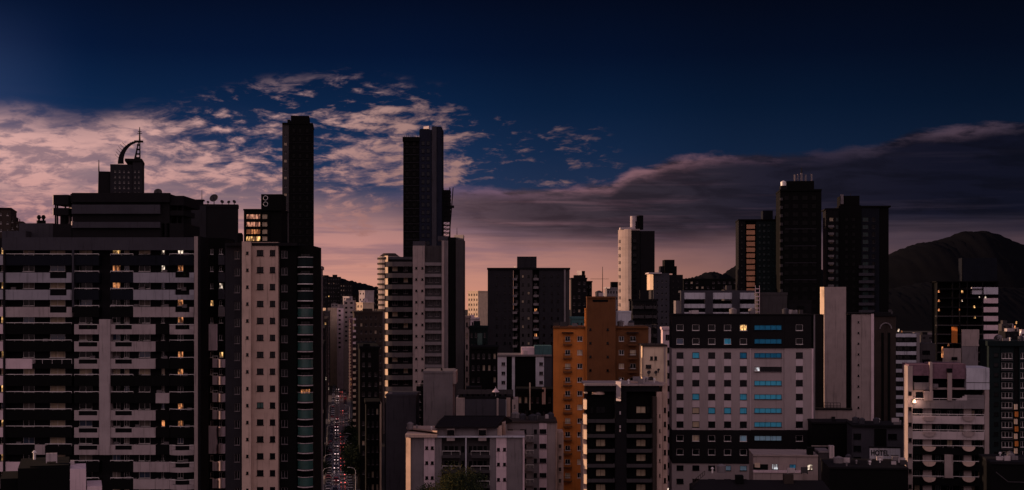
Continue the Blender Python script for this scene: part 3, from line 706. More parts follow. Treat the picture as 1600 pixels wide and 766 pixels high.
# ---- the avenue corridor
def filler(name, label, x0, x1, yt, d, mat, depth=14, cols=3, fh=3.1, group=None, top=None, lit_p=.012, a=0, rnd=random, band=False, gl='glass', parts=True):
    """distant block: one wall with window openings, roof edge and roof box"""
    b = Bld(name, label, x0, d, a, group=group); W = b.u(x1); zt = b.z(yt)
    ops = []; z = zt - 2.6; n = 0
    while z > max(3, b.z(790)) and n < 60:
        for c in range(cols):
            w = W / cols; wc = w * (.8 if band else .42)
            if rnd.random() < .06: continue
            ops.append((round(w * (c + .5) - wc / 2, 3), round(w * (c + .5) + wc / 2, 3), round(z - .05, 3), round(z + 1.35, 3))); n += 1
        z -= fh
    m = MB(); m.box(0, W, 0, depth, 0, zt, 0, front=False); m.holed(0, W, 0, zt, 0, ops, .3, 0)
    if not parts: m.f = m.f; 
    wall = m.build('wall', mat, b.o)
    for o in ops:
        p = rnd.choice(('glow_gold', 'glow_orange', 'glow_white')) if rnd.random() < lit_p else ('curtain' if rnd.random() < .12 else gl)
        b.put_window((o[0] + o[1]) / 2, (o[2] + o[3]) / 2, round(o[1] - o[0], 1), 1.4, .3, 2, 'grey', p)
    q = MB(); q.box(-.25, W + .25, -.25, depth + .25, zt - .1, zt + .55); q.build('roof_edge', mat, b.o)
    if top is None or top:
        q = MB(); a0 = W * rnd.uniform(.15, .4); q.box(a0, a0 + W * .35, 2, 7, zt + .56, zt + .56 + (top or rnd.uniform(2, 4))); q.build('roof_box', mat, b.o)
    return b
rf = random.Random(5)
# left side of the avenue
b = filler('office_block', 'grey slab with pale horizontal bands right beside the green balconies', 489.5, 502, 420, 300, 'grey', 10, 1, 3.0, band=True, rnd=rf, top=0)
for i in range(12): b.blk('floor_band', 489.7, 501.5, 452 + i * 13.4, 457.5 + i * 13.4, v0=-.5, v1=-.02, mat='cool_white')
far = (('slim dark block with close-set windows just right of the pale banded slab', 505, 511, 431, 1340, 'dark', 2), ('twin grey blocks of tiny windows standing before the left hill', 512, 531, 433.5, 1500, 'dark', 5),
       ('wide grey distant block with narrow window columns before the left hill', 531.5, 550, 444, 1480, 'dark', 5), ('low dark distant block under the crest of the left hill', 551, 590, 462, 1100, 'black', 6),
       ('white cube-topped block catching sun at the foot of the left hill', 561, 570, 455, 1080, 'white', 2), ('sunlit narrow block with pale stripes above the head of the avenue', 536, 546, 464, 1420, 'white', 2),
       ('small sunlit box-topped block at the left side of the avenue head', 504, 512, 482.5, 1000, 'cream', 2), ('low stepped sunlit block in the middle of the avenue head', 524, 537, 482, 1400, 'tan', 3),
       ('sunlit block with a stepped top just left of the brown flat-roofed block', 557, 567, 474, 900, 'cream', 2), ('pale grey block with a blank front facing down the avenue', 520, 536, 495, 1300, 'mid_grey', 1))
for lab_, xa, xb, yt, dd, mt, nc in far: filler('apartment_block', lab_, xa, xb, yt, dd, mt, 10, nc, rnd=rf, top=0 if nc == 2 else None, fh=4.5 if dd > 1000 else 3.1, a=-38 if mt in ('white', 'cream') else None)
left = (('black block at the left kerb of the avenue, nearest of its row', 486, 502.5, 545, 500, 'black', 90), ('dark block second from the front on the left kerb of the avenue', 494, 506, 515, 600, 'dark', 90),
        ('brown block third from the front on the left kerb of the avenue', 500, 510.2, 500, 720, 'brown', 120), ('dark block farthest on the left kerb of the avenue', 506, 514.5, 488, 900, 'mid_grey', 150))
for lab_, xa, xb, yt, dd, mt, dep in left: filler('apartment_block', lab_, xa, xb, yt, dd, mt, dep, 3, rnd=rf, lit_p=.05, band=True, a=6.93)
b = filler('apartment_block', 'low white-fronted house beside the left kerb below the banded slab', 488, 500, 595, 330, 'pink', 12, 1, rnd=rf, top=0)
b = filler('apartment_block', 'ochre low house beside the avenue at the bottom below the white house', 489, 501, 650, 312, 'cream', 10, 1, rnd=rf, top=0, band=True)
# right side of the avenue
b = filler('apartment_block', 'brown block with a flat roof slab on the right side of the avenue', 553.5, 598, 489, 600, 'brown', 60, 6, rnd=rf, lit_p=.02, top=1.2, a=6.93)
for i in range(22): b.balc(551.5, 556, 497 + i * 9.3, 500.5 + i * 9.3, v0=-1.2, v1=0, mat='cream' if i > 4 else 'pink')
b = filler('apartment_block', 'slim red-brown block with sunlit balcony edges farther along the right kerb', 546.5, 554, 500, 860, 'terrace_red', 160, 2, rnd=rf, top=0, a=6.93)
for i in range(34): b.balc(545, 548.6, 505 + i * 4.6, 507.4 + i * 4.6, v0=-1.4, v1=0, mat='cream')
b = filler('apartment_block', 'tall black block wedged between the avenue and the grey balcony tower', 563, 592, 545, 450, 'black', 60, 3, rnd=rf, top=.8, a=6.93)
b = filler('apartment_block', 'lower black block with a sunlit edge beside the blank grey walls', 572, 593, 631, 350, 'black', 12, 3, rnd=rf, top=0, a=6.93)
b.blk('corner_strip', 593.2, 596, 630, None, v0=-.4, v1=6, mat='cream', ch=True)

# ---- blocks in front of the grey balcony tower
b = Bld('blank_walled_block', 'windowless grey block wall below the balcony tower, the left and lower of two', 603, 330)
b.blk('wall', 603, 650, 617.5, None, v0=0, v1=12, mat='slate', lip=.35); b.blk('roof_box', 606, 612, 614.5, 617, v0=1, v1=4, mat='grey')
b = Bld('blank_walled_block', 'windowless mauve-grey block wall below the balcony tower, the right and taller of two', 661.5, 322)
b.blk('wall', 661.5, 707.5, 581.5, None, v0=0, v1=14, mat='grey', lip=.3); b.blk('side_strip', 707.8, 712.5, 580.5, 600, v0=.3, v1=10, mat='tan'); b.mast(690, 575, 581, 3, .35, 'vent_pipe')
b = Bld('dark_block', 'black infill block standing in the gap between the two windowless walls', 650, 345); b.grid('wall', 650.5, 661, 604, None, [(656, 3)], [614 + 12 * i for i in range(6)], 5, mat='black', v1=10); b.blk('roof_box', 652, 656, 600, 604, v0=1, v1=4, mat='tan')
# strip tower right of the balcony tower
b = filler('apartment_block', 'tall narrow pinkish block with a single window column right of the balcony tower', 726, 733, 497, 400, 'tan', 12, 1, rnd=rf, top=0)
b = filler('apartment_block', 'sunlit ribbed tower top on the horizon between the balcony tower and the black slab tower', 731, 747, 456, 900, 'cream', 10, 4, rnd=rf, top=0, a=-38)
b = filler('apartment_block', 'dark distant block adjoining the sunlit ribbed tower', 747.5, 762, 457, 920, 'brown', 16, 3, rnd=rf, top=0, lit_p=.02)
b = filler('apartment_block', 'pink-topped low block behind the dark infill right of the balcony tower', 729, 748, 498.5, 560, 'pink', 12, 3, rnd=rf, top=1)
b = filler('apartment_block', 'dark teal block with one green glass strip left of the black slab tower', 733.5, 761, 513, 400, 'teal_dark', 14, 4, rnd=rf, top=1.4)
b.blk('glass_strip', 746, 753.5, 521, 543, v0=-.15, v1=-.01, mat='glass_green')
b = filler('apartment_block', 'nearly black block under the teal block', 735, 777, 545, 375, 'black', 14, 5, rnd=rf, top=0, gl='glass')

# ---- H: black slab tower
Hh = Bld('slab_tower', 'wide black slab tower with two columns of shadowed balconies and a square roof house', 762, 500)
rh = [432 + 13.1 * i for i in range(9)]
Hh.grid('wall', 762, 802, 420, None, [(776, 2.6), (789, 2.6), (797, 2.6)], rh, 4.2, v0=0, v1=14, mat='charcoal', frame='black', style=1)
Hh.grid('wall', 802.3, 812, 418.5, None, [(807.5, 4)], rh, 5, v0=1, v1=14, mat='black', frame='grey')
Hh.grid('wall', 812.3, 832, 418.5, None, [(817, 3), (826, 3)], rh, 4.5, v0=-.4, v1=14, mat='mid_grey', frame='black', pick=lambda c, r: 'curtain' if (c + r) % 3 == 0 else 'glass')
Hh.grid('wall', 832.3, 842, 418.5, None, [(837, 4.6)], rh, 5, v0=1, v1=14, mat='black', frame='grey', pick=lambda c, r: 'glow_orange' if r in (4, 7) else 'glass')  # orange panes glow as painted glints of sun off the glass
Hh.grid('wall', 842.3, 881, 419, None, [(850, 3), (862, 2.6), (872, 2.6)], rh, 4.2, v0=0, v1=14, mat='charcoal', frame='black', style=1)
Hh.blk('corner_strip', 881.2, 884, 419, None, v0=-.4, v1=13, mat='grey'); Hh.blk('corner_strip', 884.3, 890, 420, None, v0=.2, v1=13, mat='mid_grey')
for r in rh:
    for x0, x1 in ((801, 808), (833.5, 841.5)): Hh.balc(x0, x1, r + 2.6, r + 6.2, v0=-.9, v1=.9, mat='grey')
Hh.blk('roof_box', 808, 838.5, 401, 418.3, v0=1, v1=10, mat='charcoal'); Hh.blk('roof_edge', 761, 891, 418.5, 421.3, v0=-.6, v1=14.2, mat='dark'); Hh.blk('roof_box', 803, 806, 416, 418.4, v0=2, v1=5, mat='white', ch=True)
# behind it
b = filler('apartment_block', 'dark block carrying a bright white roof tank right of the black slab tower', 893, 917, 436, 640, 'dark', 14, 3, rnd=rf, top=0)
b.blk('roof_box', 897, 915, 430, 435.8, v0=1, v1=8, mat='dark'); b.blk('roof_tank', 902, 909, 423, 429.8, v0=2, v1=5, mat='white', ch=True); b.blk('roof_tank', 909.2, 914, 423.5, 429.8, v0=2, v1=5, mat='black')  # one tank: sunlit side put in white, shaded side in black
b = filler('apartment_block', 'dark lower block behind the orange building, left of the thin radio mast', 914, 925, 441, 660, 'black', 14, 2, rnd=rf, top=0)
b = filler('apartment_block', 'small sunlit stepped block at the foot of the thin radio mast', 936, 950, 459, 800, 'white', 8, 3, rnd=rf, top=0, a=-38)
b = filler('apartment_block', 'stepped pale block with a dark roof house beside the rounded tower', 948, 966, 451, 720, 'grey', 14, 4, rnd=rf, top=0)
b.blk('roof_box', 955, 968, 440.5, 450.4, v0=1, v1=8, mat='black'); b.blk('roof_box', 944, 953, 448.6, 451, v0=-2, v1=3, mat='white', ch=True)
p = at(941.5, 470, 700); m = MB()
for dxx, dyy in ((-.5, 0), (.5, 0), (0, .8)): m.tube([(p[0] + dxx, p[1] + dyy, 0), (p[0], p[1] + .3, at(0, 417, 700)[2])], .12, 5)
for k in range(26): z = 4 + k * 2.8; w = .5 * (1 - k / 30); m.tube([(p[0] - w, p[1], z), (p[0] + w, p[1], z + 1.6)], .07, 4)
m.tube([(p[0] - 6, p[1], at(0, 436, 700)[2]), (p[0] + 3, p[1], at(0, 436, 700)[2])], .08, 4)
tag(m.build('radio_mast', 'dark'), 'thin lattice radio mast rising behind the orange building', 'mast')
b = filler('apartment_block', 'small green roofed block squeezed between the black slab tower and the orange building', 893, 912, 498, 430, 'teal', 10, 3, rnd=rf, top=0)

# ---- O: rounded tower
O = Bld('rounded_tower', 'tall rounded tower with a sunlit left face and twin drums on its roof', 969, 600)
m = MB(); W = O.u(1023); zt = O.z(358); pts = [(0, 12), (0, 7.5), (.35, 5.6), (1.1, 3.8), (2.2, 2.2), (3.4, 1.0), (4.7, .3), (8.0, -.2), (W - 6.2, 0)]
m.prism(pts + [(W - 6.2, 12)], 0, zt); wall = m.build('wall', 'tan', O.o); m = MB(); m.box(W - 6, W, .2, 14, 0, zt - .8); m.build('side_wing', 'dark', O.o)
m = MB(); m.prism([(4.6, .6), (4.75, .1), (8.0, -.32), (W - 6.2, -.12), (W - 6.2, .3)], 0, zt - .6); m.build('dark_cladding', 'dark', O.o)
for i in range(26):
    z = zt - 5 - i * 3.0
    O.put_window(6.0, z, 1.1, 1.4, -.34, 2, 'dark', 'glass'); O.put_window(W - 8.5, z, 1.5, 1.4, -.33, 2, 'dark', 'glass')
    m = MB(); m.box(-.05, 0, 5.2, 6.4, z - .7, z + .7); m.build('side_window', 'glass', O.o)
    m = MB(); m.box(-.05, 0, 8.2, 9.4, z - .7, z + .7); m.build('side_window', 'glass', O.o)
m = MB(); m.cyl(O.u(989.5, 6), 6, zt, O.z(338, 0, 6), 1.3, 16); m.build('roof_drum', 'white', O.o); m = MB(); m.cyl(O.u(1000, 6), 6, zt, O.z(337, 0, 6), 1.4, 16); m.build('roof_drum', 'black', O.o)
m = MB(); m.box(O.u(987, 5), O.u(1003, 5), 5, 9, zt, O.z(346, 0, 5)); m.build('roof_box', 'dark', O.o); m = MB(); m.box(.3, 6, 3, 10, zt, zt + .9); m.build('roof_edge', 'white', O.o)
# around its foot
b = Bld('white_box_block', 'plain pale grey box block right of the orange stair tower', 966, 430); b.blk('wall', 966, 986, 487, None, v1=8, mat='cool_white', lip=.3)
b = filler('balcony_block', 'dark block of stacked balconies at the foot of the rounded tower', 988, 1027, 470, 460, 'dark', 12, 4, rnd=rf, band=True)
for i in range(8):
    for xa, xb in ((989, 1006), (1008, 1026)): b.balc(xa, xb, 478 + i * 14.6, 482.6 + i * 14.6, v0=-1.1, v1=0, mat='mid_grey')
b.mast(1020, 462, 540, -1.3, .14, 'drain_pipe')
b = Bld('stepped_block', 'grey block with a black stepped roof house right of the rounded tower', 1014, 520)
b.grid('wall', 1021, 1046, 427, None, [(1027, 2), (1034.5, 2), (1041, 2)], [440 + 9.5 * i for i in range(8)], 3.6, v0=0, v1=12, mat='slate', style=1, frame='grey'); b.blk('corner_wall', 1016, 1020.7, 426.5, 453, v0=-.5, v1=12, mat='cream', ch=True); b.blk('corner_wall', 1017.5, 1020.7, 453.2, None, v0=2, v1=11, mat='mid_grey'); b.blk('roof_edge', 1013.5, 1034, 425.8, 428, v0=-.8, v1=12.2, mat='white')
b.grid('wall', 1046.3, 1067, 429.5, None, [(1052, 2), (1060, 2)], [440 + 9.5 * i for i in range(8)], 3.6, v0=.4, v1=12, mat='dark', style=1, frame='black')
b.blk('roof_box', 1038.5, 1054, 406, 427, v0=2, v1=10, mat='black'); b.blk('roof_box', 1054.3, 1057.5, 416, 429.3, v0=2, v1=10, mat='black'); b.blk('roof_box', 1032, 1038.2, 416, 427, v0=3, v1=9, mat='dark'); b.blk('roof_box', 1029, 1031.7, 421.5, 427, v0=3, v1=9, mat='grey')
b = filler('apartment_block', 'long low dark building before the middle hill', 1068, 1153, 437, 900, 'black', 20, 10, rnd=rf, top=0)

# ---- J: orange building
J = Bld('orange_building', 'orange apartment building with a tall windowless stair tower in the middle', 864, 312, -2.2)
ro = [529.5 + 21.35 * i for i in range(11)]
J.grid('wall', 864.5, 914.5, 513, None, [(887, 8), (906, 8)], ro, 8, v0=0, v1=14, mat='orange', frame='metal', sub=True, pick=lambda c, r: 'curtain' if (r + c) % 4 == 2 else 'glass')  # reflected sunlight put into this wing's brighter orange
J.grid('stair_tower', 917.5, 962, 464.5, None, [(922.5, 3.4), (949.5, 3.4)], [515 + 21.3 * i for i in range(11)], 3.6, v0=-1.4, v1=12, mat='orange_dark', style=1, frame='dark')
J.blk('vent_slot', 926, 950, 468.5, 472, v0=-1.45, v1=-1.41, mat='black')
J.blk('corner_wall', 914.7, 917.3, 482, None, v0=-1.2, v1=10, mat='orange', ch=True)
J.grid('wall', 962.3, 1013, 513, None, [(971, 8), (989, 9)], ro, 8, v0=.2, v1=14, mat='orange_dark', frame='metal', sub=True, pick=lambda c, r: 'curtain' if (r + c) % 3 == 2 else 'glass')  # same facade colour in its shaded tone, like the stair tower
J.blk('corner_wall', 1013.2, 1017, 512.5, None, v0=.6, v1=8, mat='tan')
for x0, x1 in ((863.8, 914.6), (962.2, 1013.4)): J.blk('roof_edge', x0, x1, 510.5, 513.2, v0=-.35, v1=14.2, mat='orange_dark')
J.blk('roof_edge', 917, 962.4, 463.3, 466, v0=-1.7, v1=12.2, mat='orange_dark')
for r in ro:
    for x0, x1 in ((880, 894), (981, 996)):
        o = J.balc(x0, x1, r + 8.2, r + 10.6, v0=-1.1, v1=0, mat='orange_dark')
        q = MB(); a, c = J.u(x0 + .4, -1.05), J.u(x1 - .4, -1.05); zt = J.z(r + 1.6, a, -1); zb = J.z(r + 8.4, a, -1)
        q.box(a, c, -1.08, -1.0, zt - .08, zt)
        for i in range(9): uu = a + (c - a) * i / 8; q.box(uu - .03, uu + .03, -1.07, -1.01, zb, zt)
        q.build('railing', 'dark', o)
for x0, x1 in ((878, 896), (979, 998)): J.balc(x0, x1, 519, 521, v0=-1.2, v1=0, mat='dark', name='canopy')
clutter(J, 868, 910, 511, 1, 8, 5, 4); clutter(J, 925, 955, 464, 1, 6, 3, 5); clutter(J, 966, 1008, 511, 1, 8, 4, 6)
# ---- K: cream block with dishes
K = Bld('cream_block', 'small cream block with satellite dishes bolted to its wall, between orange building and hotel', 1004, 292)
K.grid('wall', 1006, 1042.5, 541, None, [(1018, 4.4), (1024.5, 4.4)], [560, 602], 6, v0=0, v1=10, mat='cream', style=1, frame='brown'); K.blk('roof_edge', 1004.5, 1043, 539, 541.6, v0=-.3, v1=10.2, mat='brown')
K.win(1009, 1017.5, 570, 575.5, v=-.05, style=2, frame='brown'); K.blk('edge_strip', 1004.2, 1005.9, 560, 590, v0=-.2, v1=3, mat='cream', ch=True); K.blk('corner_strip', 1037.5, 1040, 541.7, None, v0=-.2, v1=-.01, mat='tan')
for x, y, r in ((1014, 582, .42), (1025, 582, .38), (1017, 593, .62), (1029, 578, .3)): K.dish(x, y, -.9, r, -25, .3)
for x in (1010, 1016, 1024, 1031): K.mast(x, 534.5, 539, 2, .06)
b = filler('apartment_block', 'plain pink block edge seen between the cream block and the hotel', 1035.5, 1050, 515, 345, 'pink', 8, 1, rnd=rf, top=0)

# ---- M: the hotel
M = Bld('hotel_building', 'broad hotel block with black top and bottom bands, grey middle and bright blue blinds', 1050, 310)
cx = [(1062.5, 11), (1087.2, 11), (1112, 11), (1136.8, 11), (1161.5, 11)]
rm = [512, 533.5, 555.5, 577, 598.8, 620.3, 641.8, 663.5]
blues = {(1, 3): 'blind_blue', (2, 1): 'blind_blue', (2, 4): 'blind_deep', (5, 1): 'blind_blue', (5, 4): 'blind_blue', (6, 2): 'blind_blue', (6, 3): 'blind_blue', (6, 4): 'blind_blue', (0, 4): 'glow_gold', (6, 1): 'curtain', (7, 1): 'curtain', (8, 1): 'curtain', (8, 4): 'blind_pale', (10, 3): 'blind_pale', (10, 4): 'blind_pale', (1, 0): 'glass_blue'}
lb = {'blind_blue': 'window with bright blue blind', 'blind_deep': 'window with deep blue blind', 'blind_pale': 'window with pale blue blind', 'curtain': 'window with beige curtain', 'glow_gold': 'warmly lit window'}
def band(part, yt, yb, rows, off, mat, v0, frame):
    M.grid(part, 1050, 1173, yt, yb, cx, rows, 9.6, v0=v0, v1=11, mat=mat, r=.2, frame=frame, style=1, sub=True, pick=lambda c, r: blues.get((r + off, c)), lab=lambda c, r, p: lb.get(p))
    M.grid(part, 1225.5, 1268, yt, yb, [(1249, 11)], rows, 9.6, v0=v0, v1=11, mat=mat, r=.2, frame=frame, style=1, sub=True)
    def ps(c, r):
        k = r + off
        return 'blind_deep' if k < 3 else 'glass' if k == 3 else 'blind_blue' if k < 6 else 'blind_pale' if k > 7 else 'blind_blue'
    M.grid(part, 1173.2, 1225.3, yt, yb, [(1200, 43)], rows, 7.6, v0=v0 + (.25 if mat != 'hotel_black' else .02), v1=11, mat=mat, r=.15, frame='hotel_black', style=5, sub=True, pick=ps, wname='strip_window', lab=lambda c, r, p: 'long strip window with ' + ('blue blinds' if p != 'glass' else 'open dark glass'))
band('upper_wall', 492.5, 544, rm[:2], 0, 'hotel_black', -.25, 'metal'); band('middle_wall', 544.2, 672, rm[2:], 2, 'hotel_grey', 0, 'hotel_black')
band('lower_wall', 672.2, 724, [685, 706.5], 8, 'hotel_black', -.25, 'metal')
M.grid('base_wall', 1050, 1173, 724.5, None, cx, [731.5, 752.5], 8, v0=0, v1=11, mat='hotel_grey', style=1, frame='hotel_black', sub=True, pick=lambda c, r: 'blind_pale' if (r == 0 and c > 2) else None)
M.blk('base_wall', 1173.2, 1268, 724.5, None, v0=.2, v1=11, mat='hotel_grey')
for c, _ in cx + [(1249, 11)]:      # pale panels between the windows of each column
    for i in range(len(rm) - 2):
        ya = rm[2 + i] + 5.1; yb = (rm[3 + i] - 5.1) if i < 5 else 671.8
        M.blk('pale_panel', c - 5.6, c + 5.6, ya, yb, v0=-.06, v1=-.003, mat='hotel_light')
M.blk('corner_strip', 1268.2, 1271, 545, 672, v0=-.15, v1=10, mat='pink'); M.blk('corner_strip', 1271.2, 1273.6, 492, 672, v0=.2, v1=9, mat='grey')
M.blk('roof_edge', 1049.5, 1272, 490.7, 492.4, v0=-.45, v1=11.2, mat='hotel_black')
M.blk('divider', 1172.4, 1173.4, 544.2, 672, v0=-.05, v1=.3, mat='hotel_light')
r = M.win(1179, 1187, 574, 580, v=-.0, style=1, frame='metal', pane='lamp_cool')
clutter(M, 1060, 1260, 491.5, 1, 9, 10, 3)
# white flat building above it
b = Bld('terrace_block', 'low white block with long dark terrace openings seen over the hotel roof', 1056, 400)
b.blk('wall', 1056, 1180, 470, None, v0=3, v1=14, mat='dark')
for yt, yb, v in ((457.5, 467.5, 0), (475, 481.5, .2), (488, 497, -.2)): b.blk('parapet', 1068, 1180, yt, yb, v0=v, v1=3, mat='cool_white')
for x in (1064, 1102, 1144): b.blk('column', x, x + (5 if x < 1100 else 12), 456.5, None, v0=-.4, v1=3, mat='slate')
b.blk('roof_slab', 1064, 1181, 454, 457.3, v0=.4, v1=13, mat='slate'); b.blk('side_wall', 1056, 1063.7, 470, None, v0=1, v1=12, mat='grey')
for i in range(14): b.blk('planter', 1070 + i * 7.6, 1073 + i * 7.6, 484.5 - (i * 7 % 3), 488, v0=.3, v1=1, mat='dark')
b = Bld('roof_house_block', 'pair of plain brown-grey roof houses right of the white terrace block', 1184, 380)
b.blk('wall', 1184, 1230, 458, None, v0=0, v1=10, mat='mid_grey', lip=.5); b.blk('wall', 1231, 1268, 470, None, v0=1, v1=10, mat='dark', lip=.3); b.blk('roof_box', 1247, 1256, 478, 492, v0=.2, v1=1, mat='black')
m = MB(); ua = b.u(1180, -1)
for i in range(7): m.box(ua, ua + 1.0, -2, -.8, b.z(452 + i * 6, ua, -1), b.z(450.8 + i * 6, ua, -1))
m.box(ua - .1, ua, -2, -1.9, 0, b.z(446, ua, -1)); m.box(ua + 1.0, ua + 1.1, -2, -1.9, 0, b.z(446, ua, -1)); m.build('ladder', 'pink', b.o)

# ---- P: the three dark towers on the right
P = Bld('dark_tower', 'left of the three dark towers on the right, with an orange lit bay column', 1154, 520)
rp = [352 + 9.05 * i for i in range(13)]
P.grid('wall', 1154, 1164.5, 344, None, [(1159, 3)], rp, 3.6, v0=0, v1=14, mat='dark', style=1, frame='black')
P.grid('bay', 1164.8, 1181, 344, None, [(1173, 11)], rp, 5.6, v0=.8, v1=14, mat='black', frame='dark', pick=lambda c, r: 'lit_bay')if False else None
P.blk('bay', 1164.8, 1181, 344, None, v0=1.2, v1=14, mat='black')
for r in rp: P.balc(1166.5, 1179.5, r - 1, r + 5.6, v0=-.3, v1=1.2, mat='sunlit_orange')  # warm sunlight on the bays put into their colour
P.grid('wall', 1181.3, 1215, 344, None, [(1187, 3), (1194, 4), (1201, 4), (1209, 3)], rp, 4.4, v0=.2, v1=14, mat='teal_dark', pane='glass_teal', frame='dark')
P.blk('roof_box', 1192, 1207.5, 329, 343.8, v0=2, v1=10, mat='navy'); P.blk('roof_edge', 1153.5, 1215.5, 342.6, 344.8, v0=-.3, v1=14.2, mat='black'); P.mast(1212, 337, 344, 3, .4, 'vent_pipe')
P2 = Bld('dark_tower', 'tallest middle one of the three dark towers on the right, with a finialled crown', 1218, 500)
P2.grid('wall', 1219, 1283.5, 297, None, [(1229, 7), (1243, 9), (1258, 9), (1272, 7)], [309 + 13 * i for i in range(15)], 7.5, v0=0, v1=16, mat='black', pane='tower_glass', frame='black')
for i in range(15): P2.balc(1219, 1223, 309 + i * 13, 313.5 + i * 13, v0=-1, v1=0, mat='mid_grey')
for i in range(4): P2.blk('floor_band', 1226, 1276, 357 + i * 26.5, 358.6 + i * 26.5, v0=-.2, v1=-.01, mat='charcoal')
P2.blk('roof_box', 1229, 1272, 283, 296.8, v0=2, v1=12, mat='black'); P2.blk('roof_box', 1220, 1230, 290, 296.8, v0=1, v1=6, mat='dark'); P2.blk('roof_edge', 1218.5, 1284, 295.8, 298.3, v0=-.5, v1=16.1, mat='black')
for x, yt, w in ((1241, 273, 2.4), (1246, 272, 1.5), (1251, 270.5, 3), (1258, 273, 2.2), (1267.5, 272, 1.8)): P2.blk('finial', x, x + w, yt, 282.8, v0=4, v1=5, mat='grey')
P2.mast(1252.5, 262, 271, 4.5, .25)
u0 = P2.u(1224, 1.5); m = MB(); m.cyl(u0, 1.5, P2.z(290), P2.z(284), 1.0, 14); m.cyl(u0, 1.5, P2.z(284), P2.z(282), 1.0, 14, r1=.2); m.build('roof_tank', 'metal', P2.o)
P3 = Bld('dark_tower', 'right and widest of the three dark towers on the right, beside the mountain', 1290, 510)
r3 = [343 + 11.6 * i for i in range(13)]
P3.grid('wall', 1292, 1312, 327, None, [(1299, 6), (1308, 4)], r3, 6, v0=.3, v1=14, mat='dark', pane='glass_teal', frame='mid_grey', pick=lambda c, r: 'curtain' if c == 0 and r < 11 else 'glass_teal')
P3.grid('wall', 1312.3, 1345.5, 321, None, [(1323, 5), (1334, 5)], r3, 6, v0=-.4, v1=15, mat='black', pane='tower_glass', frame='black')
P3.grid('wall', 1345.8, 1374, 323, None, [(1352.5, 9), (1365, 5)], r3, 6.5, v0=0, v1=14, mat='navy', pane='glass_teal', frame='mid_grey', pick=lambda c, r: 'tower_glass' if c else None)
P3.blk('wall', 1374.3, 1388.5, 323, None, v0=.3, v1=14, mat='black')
for i in range(10): P3.balc(1342, 1366, 415 + i * 11.6, 419.5 + i * 11.6, v0=-1.2, v1=0, mat='slate')
for i in range(10): P3.balc(1294, 1303, 352 + i * 11.6, 355.5 + i * 11.6, v0=-.9, v1=.3, mat='grey')
P3.blk('roof_box', 1313, 1343, 306, 320.8, v0=2, v1=12, mat='black'); P3.blk('roof_box', 1313.5, 1318, 304, 319, v0=1.5, v1=1.99, mat='grey'); P3.blk('roof_edge', 1345, 1392, 321.5, 324, v0=-.5, v1=14.2, mat='black'); P3.blk('roof_edge', 1290, 1312, 325.3, 327.4, v0=0, v1=14, mat='dark')
P3.mast(1329, 302, 306, 5, .1)

# ---- Q: blank concrete towers
Q = Bld('concrete_tower', 'tall blank mauve concrete tower with a sunlit left edge and a lower pierced wing', 1284, 330)
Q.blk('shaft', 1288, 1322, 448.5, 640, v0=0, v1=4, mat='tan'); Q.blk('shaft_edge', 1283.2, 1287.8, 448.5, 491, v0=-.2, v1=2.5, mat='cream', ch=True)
Q.blk('recess', 1273, 1287.8, 491.5, 640, v0=1.4, v1=9, mat='dark'); Q.blk('recess', 1322.2, 1330.5, 491.5, 640, v0=1.4, v1=9, mat='black')
Q.grid('wing', 1330.8, 1345.5, 491.5, None, [(1341.3, 2.6)], [503.5 + 16.7 * i for i in range(10)], 2.8, v0=-.2, v1=9, mat='tan', style=1, frame='black'); Q.blk('wing', 1345.7, 1361, 490.5, None, v0=0, v1=9, mat='tan'); Q.blk('wing_edge', 1361.2, 1365.5, 490, None, v0=-.3, v1=9, mat='pink')
Q.blk('roof_edge', 1322.2, 1366, 488.6, 490.3, v0=-.4, v1=9.2, mat='dark'); Q.blk('base', 1272.5, 1331.4, 640.2, None, v0=-2.2, v1=9, mat='tan'); Q.blk('base_edge', 1272, 1331.8, 638.4, 640.8, v0=-2.5, v1=0, mat='dark')
m = MB(); a, c = Q.u(1287, -2.2), Q.u(1313, -2.2); zb, zt = Q.z(638.4, a, -2.2), Q.z(629.5, a, -2.2)
for i in range(6): x = a + (c - a) * i / 5; m.tube([(x, -2.1, zb), (x, -2.1, zt)], .06, 5)
for z in (zb + .35, (zb + zt) / 2, zt): m.tube([(a, -2.1, z), (c, -2.1, z)], .05, 5)
m.build('railing', 'dark', Q.o)
for xx in (1302,): q = MB(); u0 = Q.u(xx, -2.4); z0 = Q.z(656, u0, -2.4); q.box(u0 - .4, u0 + .4, -2.7, -2.21, z0, z0 + .7); q.build('air_unit', 'dark', Q.o)
# R: brown tower
b = Bld('brown_tower', 'dark brown tower with an arched gable panel right of the concrete tower', 1366, 360)
b.blk('wall', 1366.5, 1400, 494, None, v0=0, v1=10, mat='brown'); b.blk('recess_panel', 1377, 1381, 520, None, v0=-.1, v1=-.01, mat='black'); b.blk('recess_panel', 1387, 1391, 520, None, v0=-.1, v1=-.01, mat='black')
m = MB(); pts = []
for i in range(9): t = math.pi * i / 8; x = b.u(1384 - 9 * math.cos(t), -.2); pts.append((x, -.2, b.z(514 - 9 * math.sin(t), x, -.2)))
m.tube(pts, .18, 5); m.build('arch_moulding', 'grey', b.o); b.blk('roof_edge', 1366, 1400.5, 492.4, 494.4, v0=-.4, v1=10.1, mat='dark'); b.blk('roof_box', 1367, 1392, 488, 492.2, v0=1, v1=8, mat='dark'); b.dish(1391, 487.5, 2, .7, 30, .4)
